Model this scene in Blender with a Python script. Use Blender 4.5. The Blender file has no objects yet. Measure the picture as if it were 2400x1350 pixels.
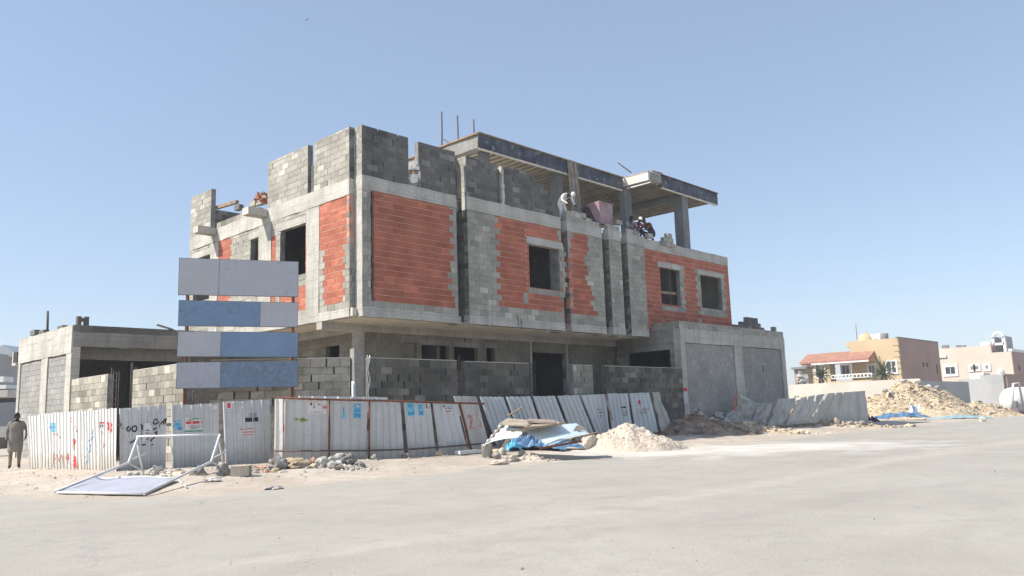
import bpy, math, random
from mathutils import Vector, Matrix, noise
random.seed(7)
SC = bpy.context.scene
COL = SC.collection
V = Vector
def rnd(a, b): return random.uniform(a, b)

# ------------------------------------------------------------------ camera model (metres; X runs along the long facade, Y along the side facade)
FPX = 1901.06
PITCH, ROLL, YAW = .153028, .0325709, .8088464
CAM = V((-15.135, -21.005, 1.25))
def _axes():
    c, s = math.cos(YAW), math.sin(YAW)
    right = V((c, -s, 0)); fwd = V((s, c, 0)); up = V((0, 0, 1))
    cp, sp = math.cos(PITCH), math.sin(PITCH)
    f = fwd * cp + up * sp; u = -fwd * sp + up * cp
    cr, sr = math.cos(ROLL), math.sin(ROLL)
    return right * cr - u * sr, right * sr + u * cr, f, right, fwd
RR, UU, FF, FLATR, FLATF = _axes()
def ray(px, py): return RR * ((px - 1200) / FPX) - UU * ((py - 675) / FPX) + FF
def _on(ax, px, py, v):
    d = ray(px, py); return CAM + d * ((v - CAM[ax]) / d[ax])
def on_x(px, py, v): return _on(0, px, py, v)
def on_y(px, py, v): return _on(1, px, py, v)
def on_z(px, py, v): return _on(2, px, py, v)
def at(px, py, depth): return CAM + ray(px, py) * depth
def depth_of(p): return (p - CAM).dot(FF)

def smooth(a, b, t):
    t = max(0., min(1., (t - a) / (b - a))); return t * t * (3 - 2 * t)
def inside(x, y):
    return min(x + 10.6, y + 7.2, (x + 10.6 + y + 7.2) / 1.414 - 1.6)
def gz(x, y, fine=True):
    d = inside(x, y)
    h = .2 * smooth(0, 3.4, d) * (1 - .5 * smooth(1, 8, y - max(0, x + 4) * 2)) * (1 - .7 * smooth(26, 40, x))
    if fine and -24 < x < 60 and -30 < y < 16:
        k = smooth(-.2, 1.5, d)
        h += k * (.035 * noise.noise(V((x * .9, y * .9, 0))) + .02 * noise.noise(V((x * 3.1, y * 3.1, 5))))
        h += .006 * noise.noise(V((x * .5, y * .5, 9)))
    return h
def on_ground(px, py):
    z = 0.
    smoothz = lambda x, y: gz(x, y, False)
    for _ in range(12):
        p = on_z(px, py, z); z = .5 * z + .5 * smoothz(p.x, p.y)
    return V((p.x, p.y, gz(p.x, p.y)))

# ------------------------------------------------------------------ materials
MATS = {}
def mat(name, c, c2=None, ns=1.5, tint=0., bump=.25, bs=45, rough=.9, metal=0., streak=0., sc=(.1, .1, .1), boards=0., spec=.3,
        fine=.22, speck=None, spd=.0, ramp=(.38, .62), dist=0., dirt=0.):
    if name in MATS: return MATS[name]
    m = bpy.data.materials.new(name); MATS[name] = m; m.use_nodes = True
    nt = m.node_tree; N = nt.nodes; L = nt.links
    b = N['Principled BSDF']; b.inputs['Roughness'].default_value = rough; b.inputs['Metallic'].default_value = metal
    b.inputs['Specular IOR Level'].default_value = spec
    tc = N.new('ShaderNodeNewGeometry'); P = tc.outputs['Position']
    def noise_(scale, det=6, vec=None, dist=0.):
        n = N.new('ShaderNodeTexNoise'); n.inputs['Scale'].default_value = scale; n.inputs['Detail'].default_value = det
        n.inputs['Distortion'].default_value = dist
        L.new(vec or P, n.inputs['Vector']); return n.outputs['Fac']
    def rampv(f, a, z):
        r = N.new('ShaderNodeMapRange'); r.inputs['From Min'].default_value = a; r.inputs['From Max'].default_value = z; L.new(f, r.inputs['Value']); return r.outputs[0]
    def mix(f, a, bb, mode='MIX'):
        x = N.new('ShaderNodeMix'); x.data_type = 'RGBA'; x.blend_type = mode
        if isinstance(f, float): x.inputs[0].default_value = f
        else: L.new(f, x.inputs[0])
        for s, v in ((6, a), (7, bb)):
            if isinstance(v, tuple): x.inputs[s].default_value = (*v, 1)
            else: L.new(v, x.inputs[s])
        return x.outputs[2]
    def val(op, a, bb):
        x = N.new('ShaderNodeMath'); x.operation = op
        for s, v in ((0, a), (1, bb)):
            if isinstance(v, (int, float)): x.inputs[s].default_value = v
            else: L.new(v, x.inputs[s])
        return x.outputs[0]
    col = mix(rampv(noise_(ns, 8, None, dist), *ramp), c, c2) if c2 else c
    fn = noise_(bs, 5)
    g = rampv(fn, .25, .75)
    fv = val('ADD', val('MULTIPLY', g, 2 * fine), 1 - fine)
    if tint:
        a = N.new('ShaderNodeAttribute'); a.attribute_name = 'tint'
        fv = val('MULTIPLY', fv, val('ADD', val('MULTIPLY', a.outputs['Fac'], 2 * tint), 1 - tint))
    if boards:
        sx = N.new('ShaderNodeSeparateXYZ'); L.new(P, sx.inputs[0])
        fr = val('FRACT', val('DIVIDE', sx.outputs['Z'], boards), 0)
        ln = val('LESS_THAN', fr, .09)
        fv = val('MULTIPLY', fv, val('SUBTRACT', 1.0, val('MULTIPLY', ln, .16)))
    cc = N.new('ShaderNodeCombineColor')
    for i in range(3): L.new(fv, cc.inputs[i])
    col = mix(1.0, col, cc.outputs[0], 'MULTIPLY')
    if streak:
        mp = N.new('ShaderNodeMapping'); mp.inputs['Scale'].default_value = (5, 5, .7); L.new(P, mp.inputs['Vector'])
        s = rampv(noise_(1.0, 6, mp.outputs[0]), .5, .75)
        col = mix(val('MULTIPLY', s, streak), col, sc)
    if speck:
        s = rampv(noise_(spd or 60, 2), .62, .66)
        col = mix(s, col, speck)
    if dirt:            # dust and mud splashed up from the ground
        sz = N.new('ShaderNodeSeparateXYZ'); L.new(P, sz.inputs[0])
        h = val('SUBTRACT', sz.outputs['Z'], val('MULTIPLY', noise_(3.5, 8), 1.1))
        col = mix(val('MULTIPLY', rampv(h, .12, -.32), dirt), col, (.42, .36, .29))
    L.new(col, b.inputs['Base Color'])
    if bump:
        bp = N.new('ShaderNodeBump'); bp.inputs['Strength'].default_value = bump; bp.inputs['Distance'].default_value = .02
        L.new(fn, bp.inputs['Height']); L.new(bp.outputs[0], b.inputs['Normal'])
    return m

BLOCK = mat('concrete_block', (.305, .288, .245), (.39, .368, .315), .8, tint=.24, bs=28, streak=.25, sc=(.15, .145, .14))
BLOCKP = mat('smeared_block', (.275, .27, .25), (.34, .33, .305), .9, tint=.09, bs=22, streak=.3, sc=(.2, .195, .185))
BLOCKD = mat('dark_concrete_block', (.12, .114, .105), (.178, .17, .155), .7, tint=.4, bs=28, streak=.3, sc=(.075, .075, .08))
BLOCKH = mat('shaded_brown_block', (.215, .195, .155), (.285, .258, .208), .8, tint=.13, bs=24, streak=.35, sc=(.15, .14, .115))  # brown block darkened to deepen the shade under the overhang
BLOCKE = mat('dark_boundary_block', (.098, .09, .076), (.15, .138, .115), .7, tint=.45, bs=28, streak=.3, sc=(.07, .065, .055))  # darker, browner block for the boundary walls before the long facade
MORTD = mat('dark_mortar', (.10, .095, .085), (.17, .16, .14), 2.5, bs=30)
BLOCKB = mat('boundary_block', (.26, .24, .20), (.36, .33, .275), .7, tint=.4, bs=28, streak=.3, sc=(.12, .115, .1))
MORT = mat('mortar', (.19, .185, .175), (.3, .29, .27), 2.5, bs=30, streak=.3, sc=(.12, .12, .12))
CLAY = mat('red_clay_block', (.34, .108, .066), (.45, .154, .095), 1.2, tint=.18, bs=22, streak=.35, sc=(.27, .15, .11))
CLAYM = mat('clay_mortar', (.46, .24, .17), (.56, .34, .26), 3, bs=30)
CONC = mat('raw_concrete', (.40, .38, .335), (.53, .505, .45), .9, bs=18, streak=.5, sc=(.25, .24, .22), boards=.31)
CONCD = mat('stained_concrete', (.25, .24, .22), (.36, .345, .315), .8, bs=18, streak=.5, sc=(.15, .145, .135), boards=.2)
CONCG = mat('grey_column_concrete', (.17, .175, .18), (.23, .235, .235), 1, bs=18, streak=.3, sc=(.18, .18, .18))
SOFF = mat('soffit_boards', (.64, .58, .48), (.74, .68, .58), 2.2, bs=20, bump=.1)
SOFFD = mat('soffit_rib', (.24, .205, .16), (.34, .295, .235), 2, bs=20, bump=.1)
FORM = mat('formwork_ply', (.035, .042, .06), (.09, .10, .125), 1.4, bs=14, streak=.5, sc=(.15, .15, .17), rough=.6, speck=(.2, .2, .21), spd=3.5)
RUSTY = mat('rusty_steel', (.20, .075, .04), (.11, .05, .035), 6, rough=.8, bs=60)
REBAR = mat('rebar_steel', (.07, .065, .07), (.13, .09, .07), 9, rough=.7)
TIMB = mat('timber', (.36, .25, .15), (.24, .17, .11), 3, bs=40, streak=.3, sc=(.14, .09, .06))
TIMBG = mat('weathered_timber', (.36, .30, .25), (.25, .205, .17), 3, bs=40)
PLY = mat('weathered_plywood', (.42, .36, .28), (.27, .22, .17), 3, bs=30)
SHEET = mat('shade_grey_sheet_metal', dirt=.55, c= (.46, .485, .50), c2=(.55, .57, .58), ns=.8, rough=.45, bump=.05, bs=12, fine=.07, streak=.35, sc=(.40, .38, .34), spec=.5)  # greyer copy of the white sheet, shade put into the colour
SHEETW = mat('white_sheet_metal', dirt=.55, c= (.68, .68, .65), c2=(.75, .75, .72), ns=.9, rough=.45, bump=.05, bs=12, fine=.06, streak=.3, sc=(.55, .52, .45), spec=.5)  # whiter copy of the sheet, sunlight put into the colour of sunny runs
SHEETD = mat('dusty_sheet_metal', dirt=.55, c= (.40, .40, .375), c2=(.50, .49, .45), ns=.8, rough=.55, bump=.08, bs=14, fine=.1, streak=.35, sc=(.30, .28, .23))
SHEETB = mat('pale_blue_sheet', (.60, .70, .74), (.70, .78, .80), .9, rough=.4, bump=.05, bs=12, fine=.05, streak=.2, sc=(.5, .5, .45))
SHEETR = mat('rust_stained_sheet', dirt=.55, c= (.44, .44, .43), c2=(.52, .51, .49), ns=.8, rough=.5, bump=.05, bs=12, fine=.06, streak=.75, sc=(.36, .20, .13))
WPAINT = mat('white_pipe_paint', (.56, .56, .56), (.66, .66, .655), 4, rough=.4, bump=.03, fine=.06)
PANELW = mat('sky_tinted_white_panel', (.37, .38, .44), (.42, .43, .48), 2, rough=.4, bump=.03, fine=.05)  # white panel tinted blue to paint the sky it reflects
LAV = mat('faded_lavender_board', (.46, .46, .48), (.49, .485, .505), 1.2, rough=.5, bump=.02, bs=9, fine=.04)
BLU = mat('faded_blue_board', (.19, .275, .40), (.215, .30, .43), 1.2, rough=.5, bump=.02, bs=9, fine=.06)
LAVS = mat('worn_lavender_board', (.455, .455, .49), (.34, .34, .37), 2.6, rough=.5, bump=.02, bs=9, fine=.05, ramp=(.62, .74), dist=2.5)
BLUS = mat('worn_blue_board', (.19, .275, .395), (.145, .21, .30), 2.4, rough=.5, bump=.02, bs=9, fine=.06, ramp=(.55, .75), dist=2.5)
BLUW = mat('peeling_blue_board', (.20, .275, .39), (.19, .225, .27), 2.6, rough=.6, bump=.02, bs=12, fine=.12, ramp=(.42, .6), dist=3.)
EDGE = mat('dark_frame_paint', (.16, .16, .17), (.22, .21, .21), 4)
SAND = mat('sand', (.50, .42, .335), (.60, .515, .425), 1.0, bs=18, fine=.16, bump=.6)
RUB = mat('rubble', (.42, .33, .215), (.55, .45, .32), 2.5, tint=.4, bs=22, fine=.25, bump=.5)
RUBG = mat('grey_rubble', (.22, .21, .20), (.40, .38, .34), 2.5, tint=.4, bs=22, fine=.25, bump=.5)
RUBB = mat('brown_earth', (.20, .145, .11), (.33, .25, .18), 2.5, tint=.35, bs=22, fine=.25, bump=.5)
ROCK = mat('rock', (.40, .375, .34), (.56, .53, .48), 4, tint=.3, bs=20, fine=.25, bump=.6)
TARP = mat('blue_tarp', (.06, .14, .265), (.135, .245, .375), 3, rough=.4, bump=.3, bs=25, fine=.15)
PLAS = mat('pale_plastic', (.55, .60, .64), (.68, .71, .74), 4, rough=.35, bump=.2)
PINK = mat('faded_pink_paint', (.30, .20, .21), (.37, .26, .27), 3, rough=.6, bump=.06, bs=14, streak=.35, sc=(.36, .13, .15))
RED = mat('red_spray_paint', (.55, .03, .04), (.65, .08, .08), 5, bump=0, fine=.1)
REDF = mat('faded_red_paint', (.50, .17, .14), (.56, .28, .24), 6, bump=0, fine=.1)
BLK = mat('black_paint', (.02, .02, .025), (.05, .05, .05), 5, bump=0, fine=.1)
BLUP = mat('blue_print', (.05, .25, .55), (.10, .36, .64), 5, bump=0, fine=.1)
CYAN = mat('cyan_print', (.12, .45, .66), (.2, .52, .7), 5, bump=0, fine=.1)
GRN = mat('green_print', (.05, .28, .2), (.1, .34, .25), 5, bump=0, fine=.1)
OLV = mat('olive_print', (.22, .23, .06), (.42, .42, .10), 9, bump=0, fine=.1)
PAPER = mat('poster_paper', (.62, .60, .60), (.70, .69, .69), 5, bump=0, fine=.06)
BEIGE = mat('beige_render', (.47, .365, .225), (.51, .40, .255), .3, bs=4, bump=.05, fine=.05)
TAUPE = mat('shaded_side_render', (.34, .225, .185), (.38, .255, .21), .3, bs=4, bump=.05, fine=.05)  # darker colour paints shade on sides turned away from the sun
CREAM = mat('cream_render', (.56, .485, .40), (.60, .525, .44), .3, bs=4, bump=.05, fine=.05)
CREAMW = mat('garden_wall_render', (.46, .43, .375), (.53, .50, .44), .4, bs=4, bump=.05, fine=.05, streak=.2, sc=(.5, .45, .38))
FADB = mat('faded_blue_plastic', (.22, .36, .42), (.34, .44, .47), 3, rough=.5)
DMAR = mat('dark_maroon_paint', (.13, .085, .09), (.17, .11, .115), 3)
GREYW = mat('grey_plaster', (.33, .335, .33), (.39, .39, .38), .4, bs=4, bump=.05, fine=.06, streak=.2, sc=(.3, .3, .3))
TILE = mat('red_roof_tile', (.40, .20, .14), (.47, .26, .19), 2, bs=6, bump=.2)
TRIM = mat('white_trim', (.66, .65, .62), (.72, .71, .68), 2, bump=.02, fine=.04)
GLASS = mat('dark_window_glass', (.03, .045, .05), (.06, .075, .08), 1, rough=.12, bump=0, spec=.6)
DARK = mat('dark_interior', (.03, .03, .034), (.05, .05, .05), 1, bump=0)
PALM = mat('palm_leaf', (.07, .095, .055), (.12, .145, .08), 4, rough=.6, bump=0)
BARK = mat('palm_bark', (.16, .12, .085), (.23, .17, .12), 8)
GOLD = mat('yellow_dome', (.48, .385, .22), (.52, .42, .26), 2, bump=.02)
SKIN = mat('skin', (.16, .085, .055), (.20, .11, .07), 8, bump=.02, fine=.05, rough=.6)
SKIND = mat('dark_skin', (.045, .03, .025), (.07, .05, .04), 8, bump=.02, fine=.05, rough=.6)
HAIR = mat('black_hair', (.012, .011, .011), (.025, .02, .02), 20, bump=.3)
CL_WHITE = mat('white_cloth', (.70, .69, .66), (.78, .77, .74), 6, bump=.2, bs=20)
CL_TAN = mat('shaded_tan_cloth', (.21, .19, .175), (.26, .23, .195), 6, bump=.2, bs=20)  # tan darkened and greyed to paint shade over the standing person
CL_GREY = mat('grey_cloth', (.30, .29, .30), (.36, .35, .35), 6, bump=.2, bs=20)
CL_OLIVE = mat('olive_trousers', (.20, .175, .125), (.27, .235, .17), 6, bump=.2, bs=20)
CL_BROWN = mat('maroon_brown_cloth', (.10, .045, .03), (.16, .07, .045), 6, bump=.2, bs=20)
CL_RED = mat('red_cloth', (.36, .07, .09), (.42, .1, .12), 6, bump=.2, bs=20)
CL_NAVY = mat('navy_cloth', (.03, .03, .07), (.05, .05, .10), 6, bump=.2, bs=20)

def ground_mat(name, road):
    m = bpy.data.materials.new(name); m.use_nodes = True
    nt = m.node_tree; N = nt.nodes; L = nt.links
    b = N['Principled BSDF']; b.inputs['Roughness'].default_value = .95; b.inputs['Specular IOR Level'].default_value = .15
    P = N.new('ShaderNodeNewGeometry').outputs['Position']
    def nz(scale, det=8, mp=None, rot=0):
        v = P
        if mp:
            q = N.new('ShaderNodeMapping'); q.inputs['Scale'].default_value = mp; q.inputs['Rotation'].default_value = (0, 0, rot); L.new(P, q.inputs['Vector']); v = q.outputs[0]
        n = N.new('ShaderNodeTexNoise'); n.inputs['Scale'].default_value = scale; n.inputs['Detail'].default_value = det; n.inputs['Roughness'].default_value = .62
        L.new(v, n.inputs['Vector']); return n.outputs['Fac']
    def rg(f, a, z, o0=0, o1=1):
        r = N.new('ShaderNodeMapRange'); r.inputs['From Min'].default_value = a; r.inputs['From Max'].default_value = z
        r.inputs['To Min'].default_value = o0; r.inputs['To Max'].default_value = o1; L.new(f, r.inputs['Value']); return r.outputs[0]
    def mx(f, a, c, mode='MIX'):
        x = N.new('ShaderNodeMix'); x.data_type = 'RGBA'; x.blend_type = mode
        if isinstance(f, float): x.inputs[0].default_value = f
        else: L.new(f, x.inputs[0])
        for s, v in ((6, a), (7, c)):
            if isinstance(v, tuple): x.inputs[s].default_value = (*v, 1)
            else: L.new(v, x.inputs[s])
        return x.outputs[2]
    def mul(a, c, op='MULTIPLY'):
        x = N.new('ShaderNodeMath'); x.operation = op; x.use_clamp = True
        for s, v in ((0, a), (1, c)):
            if isinstance(v, (int, float)): x.inputs[s].default_value = v
            else: L.new(v, x.inputs[s])
        return x.outputs[0]
    sand = mx(rg(nz(.5), .38, .62), (.40, .34, .28), (.50, .435, .362))
    sand = mx(rg(nz(3.5, 6), .5, .72), sand, (.36, .30, .24))
    sand = mx(rg(nz(16, 3), .60, .70), sand, (.30, .26, .22))
    col = sand
    if road:
        asp = mx(rg(nz(.35), .35, .65), (.335, .314, .273), (.385, .362, .317))
        asp = mx(rg(nz(1.0, 8, (.22, .9, 1), -.12), .55, 1.0), asp, (.292, .273, .235))
        asp = mx(rg(nz(1.0, 8, (.25, .8, 1), .55), .58, 1.05), asp, (.42, .39, .34))
        asp = mx(rg(nz(70, 2), .6, .7), asp, (.235, .222, .2))
        asp = mx(rg(nz(24, 4), .60, .70), asp, (.25, .236, .21))
        asp = mx(rg(nz(9, 5), .62, .76), asp, (.42, .38, .32))
        asp = mx(mul(rg(nz(2.6, 9), .48, .72), .55), asp, (.265, .25, .222))
        asp = mx(mul(rg(nz(1.3, 9), .52, .75), .5), asp, (.43, .40, .345))
        vo = N.new('ShaderNodeTexVoronoi'); vo.feature = 'DISTANCE_TO_EDGE'; vo.inputs['Scale'].default_value = .13
        wv = N.new('ShaderNodeVectorMath'); wv.operation = 'ADD'; nw = N.new('ShaderNodeTexNoise'); nw.inputs['Scale'].default_value = .6; nw.inputs['Detail'].default_value = 6; L.new(P, nw.inputs['Vector'])
        L.new(P, wv.inputs[0]); sc_ = N.new('ShaderNodeVectorMath'); sc_.operation = 'SCALE'; sc_.inputs['Scale'].default_value = 2.2; L.new(nw.outputs['Color'], sc_.inputs[0]); L.new(sc_.outputs[0], wv.inputs[1]); L.new(wv.outputs[0], vo.inputs['Vector'])
        asp = mx(mul(rg(vo.outputs['Distance'], .004, .0008), .16), asp, (.17, .16, .145))
        asp = mx(mul(rg(nz(180, 2), .6, .75), .6), asp, (.46, .43, .39))
        sn_ = N.new('ShaderNodeAttribute'); sn_.attribute_name = 'stain'
        asp = mx(mul(mul(sn_.outputs['Fac'], rg(nz(1.6, 6), .4, .75)), .6), asp, (.19, .15, .12))
        tk_ = N.new('ShaderNodeAttribute'); tk_.attribute_name = 'track'
        asp = mx(mul(mul(tk_.outputs['Fac'], rg(nz(1.2, 7), .3, .65)), .22), asp, (.235, .222, .195))
        at_ = N.new('ShaderNodeAttribute'); at_.attribute_name = 'sandiness'
        f = mul(rg(mul(at_.outputs['Fac'], mul(nz(.9, 7), 1.0, 'SUBTRACT'), 'ADD'), .0, 1.0), 1)
        # sandiness is 0..1 on the mesh, broken up by noise
        br = N.new('ShaderNodeMath'); br.operation = 'ADD'; L.new(at_.outputs['Fac'], br.inputs[0]); L.new(rg(nz(1.1, 8), .25, .75, -.45, .45), br.inputs[1])
        f = rg(br.outputs[0], .3, .75)
        col = mx(f, asp, sand)
        st = N.new('ShaderNodeAttribute'); st.attribute_name = 'streak'
        br2 = N.new('ShaderNodeMath'); br2.operation = 'ADD'; L.new(st.outputs['Fac'], br2.inputs[0]); L.new(rg(nz(2.2, 7), .25, .75, -.5, .4), br2.inputs[1])
        col = mx(mul(rg(br2.outputs[0], .35, .9), .45), col, (.455, .412, .342))
        pd = N.new('ShaderNodeAttribute'); pd.attribute_name = 'powder'
        br3 = N.new('ShaderNodeMath'); br3.operation = 'ADD'; L.new(pd.outputs['Fac'], br3.inputs[0]); L.new(rg(nz(.8, 9), .25, .75, -.5, .4), br3.inputs[1])
        col = mx(mul(rg(br3.outputs[0], .3, .9), .65), col, (.66, .63, .575))
    L.new(col, b.inputs['Base Color'])
    bp = N.new('ShaderNodeBump'); bp.inputs['Strength'].default_value = .35 if road else .7; bp.inputs['Distance'].default_value = .02
    L.new(nz(22, 6), bp.inputs['Height']); L.new(bp.outputs[0], b.inputs['Normal'])
    return m

# ------------------------------------------------------------------ mesh builder
class MB:
    def __init__(self, *mats):
        self.v = []; self.f = []; self.mi = []; self.t = []; self.mats = list(mats); self.sm = []
    def m(self, mt):
        if mt is None: return 0
        if mt not in self.mats: self.mats.append(mt)
        return self.mats.index(mt)
    def face(self, idx, mt=None, tint=.5, sm=False):
        self.f.append(tuple(idx)); self.mi.append(self.m(mt)); self.t.append(tint); self.sm.append(sm)
    def hexa(self, p, mt=None, tint=.5, skip=()):
        b = len(self.v); self.v += [V(q) for q in p]
        for k, q in enumerate(((0, 3, 2, 1), (4, 5, 6, 7), (0, 1, 5, 4), (1, 2, 6, 5), (2, 3, 7, 6), (3, 0, 4, 7))):
            if k not in skip: self.face([b + i for i in q], mt, tint)
    def box(self, a, c, mt=None, tint=.5):
        x0, y0, z0 = (min(a[i], c[i]) for i in range(3)); x1, y1, z1 = (max(a[i], c[i]) for i in range(3))
        self.hexa([(x0, y0, z0), (x1, y0, z0), (x1, y1, z0), (x0, y1, z0), (x0, y0, z1), (x1, y0, z1), (x1, y1, z1), (x0, y1, z1)], mt, tint)
    def rbox(self, a, c, mt=None, j=.012, step=.45):
        """a cast beam or column: box whose long edges wander by a centimetre"""
        a = V(a); c = V(c); lo = V(map(min, a, c)); hi = V(map(max, a, c)); d = hi - lo
        ax = max(range(3), key=lambda i: d[i]); n = max(1, int(d[ax] / step)); o1, o2 = [i for i in range(3) if i != ax]
        rings = []
        for k in range(n + 1):
            r = []
            for s1, s2 in ((0, 0), (1, 0), (1, 1), (0, 1)):
                p = V((0, 0, 0)); p[ax] = lo[ax] + d[ax] * k / n
                p[o1] = (lo, hi)[s1][o1] + rnd(-j, j); p[o2] = (lo, hi)[s2][o2] + rnd(-j, j)
                r.append(len(self.v)); self.v.append(p)
            rings.append(r)
        flip = ax == 1
        def F(q): self.face(q[::-1] if flip else q, mt)
        F(rings[0][::-1]); F(rings[-1])
        for k in range(n):
            for i in range(4): F([rings[k][i], rings[k][(i + 1) % 4], rings[k + 1][(i + 1) % 4], rings[k + 1][i]])
    def obox(self, c, ux, uy, uz, mt=None, tint=.5):
        c, ux, uy, uz = V(c), V(ux), V(uy), V(uz)
        self.hexa([c - ux - uy - uz, c + ux - uy - uz, c + ux + uy - uz, c - ux + uy - uz, c - ux - uy + uz, c + ux - uy + uz, c + ux + uy + uz, c - ux + uy + uz], mt, tint)
    def bar(self, a, b, w, h, mt=None, up=(0, 0, 1)):
        a, b = V(a), V(b); d = (b - a); L = d.length; d.normalize(); up = V(up)
        if abs(d.dot(up)) > .98: up = V((0, 1, 0))
        s = d.cross(up).normalized(); u = s.cross(d)
        self.obox((a + b) / 2, d * L / 2, s * w / 2, u * h / 2, mt)
    def tube(self, pts, r, n=8, mt=None, cap=True):
        pts = [V(p) for p in pts]; rs = r if isinstance(r, (list, tuple)) else [r] * len(pts); rings = []
        for k, p in enumerate(pts):
            d = (pts[min(k + 1, len(pts) - 1)] - pts[max(k - 1, 0)]).normalized()
            up = V((0, 0, 1)) if abs(d.z) < .95 else V((0, 1, 0))
            s = d.cross(up).normalized(); u = s.cross(d)
            ring = []
            for i in range(n):
                a = 2 * math.pi * i / n; ring.append(len(self.v)); self.v.append(p + (s * math.cos(a) + u * math.sin(a)) * rs[k])
            rings.append(ring)
        for k in range(len(rings) - 1):
            for i in range(n): self.face([rings[k][i], rings[k][(i + 1) % n], rings[k + 1][(i + 1) % n], rings[k + 1][i]], mt, .5, True)
        if cap: self.face(rings[0][::-1], mt); self.face(rings[-1], mt)
    def blob(self, c, r, seed=0, sub=2, amp=.3, fq=1.3, mt=None, tint=None, flat=None):
        c = V(c); r = V(r) if not isinstance(r, (int, float)) else V((r, r, r))
        import bmesh
        bm = bmesh.new(); bmesh.ops.create_icosphere(bm, subdivisions=sub, radius=1); b = len(self.v)
        t = random.random() if tint is None else tint
        for v in bm.verts:
            k = 1 + amp * noise.noise(v.co * fq + V((seed * 3.7, seed * 1.3, seed)))
            q = v.co * k; q = V((q.x * r.x, q.y * r.y, q.z * r.z))
            if flat is not None and q.z < flat: q.z = flat
            self.v.append(c + q)
        for f in bm.faces: self.face([b + v.index for v in f.verts], mt, t, False)
        bm.free()
    def grid(self, fn, nu, nv, mt=None, sm=True, mtf=None):
        b = len(self.v)
        for j in range(nv + 1):
            for i in range(nu + 1): self.v.append(V(fn(i / nu, j / nv)))
        for j in range(nv):
            for i in range(nu):
                a = b + j * (nu + 1) + i
                self.face([a, a + 1, a + nu + 2, a + nu + 1], mtf(i, j) if mtf else mt, .5, sm)
    def build(self, name, parent=None, label=None, cat=None, group=None, kind=None, base=None):
        root = parent
        off = V((0, 0, 0))
        if root is not None:
            while root.parent: root = root.parent
            off = root.location.copy()
        elif base is not None: off = V(base)
        elif self.v:
            n = len(self.v); off = V((sum(p.x for p in self.v) / n, sum(p.y for p in self.v) / n, min(p.z for p in self.v)))
        if kind == 'structure': off = V((0, 0, 0))
        me = bpy.data.meshes.new(name); me.from_pydata([tuple(p - off) for p in self.v], [], self.f)
        for mt in self.mats: me.materials.append(mt)
        me.polygons.foreach_set('material_index', self.mi)
        me.polygons.foreach_set('use_smooth', self.sm)
        at_ = me.attributes.new('tint', 'FLOAT', 'FACE'); at_.data.foreach_set('value', self.t)
        me.update()
        o = bpy.data.objects.new(name, me); COL.objects.link(o)
        if parent is not None: o.parent = parent
        if root is None: o.location = off
        return tag(o, label, cat, group, kind)
def tag(o, label=None, cat=None, group=None, kind=None):
    if label: o['label'] = label
    if cat: o['category'] = cat
    if group: o['group'] = group
    if kind: o['kind'] = kind
    return o
def thing(name, loc, label, cat, group=None):
    o = bpy.data.objects.new(name, None); COL.objects.link(o); o.location = V(loc); o.empty_display_size = .3
    return tag(o, label, cat, group)

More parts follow.
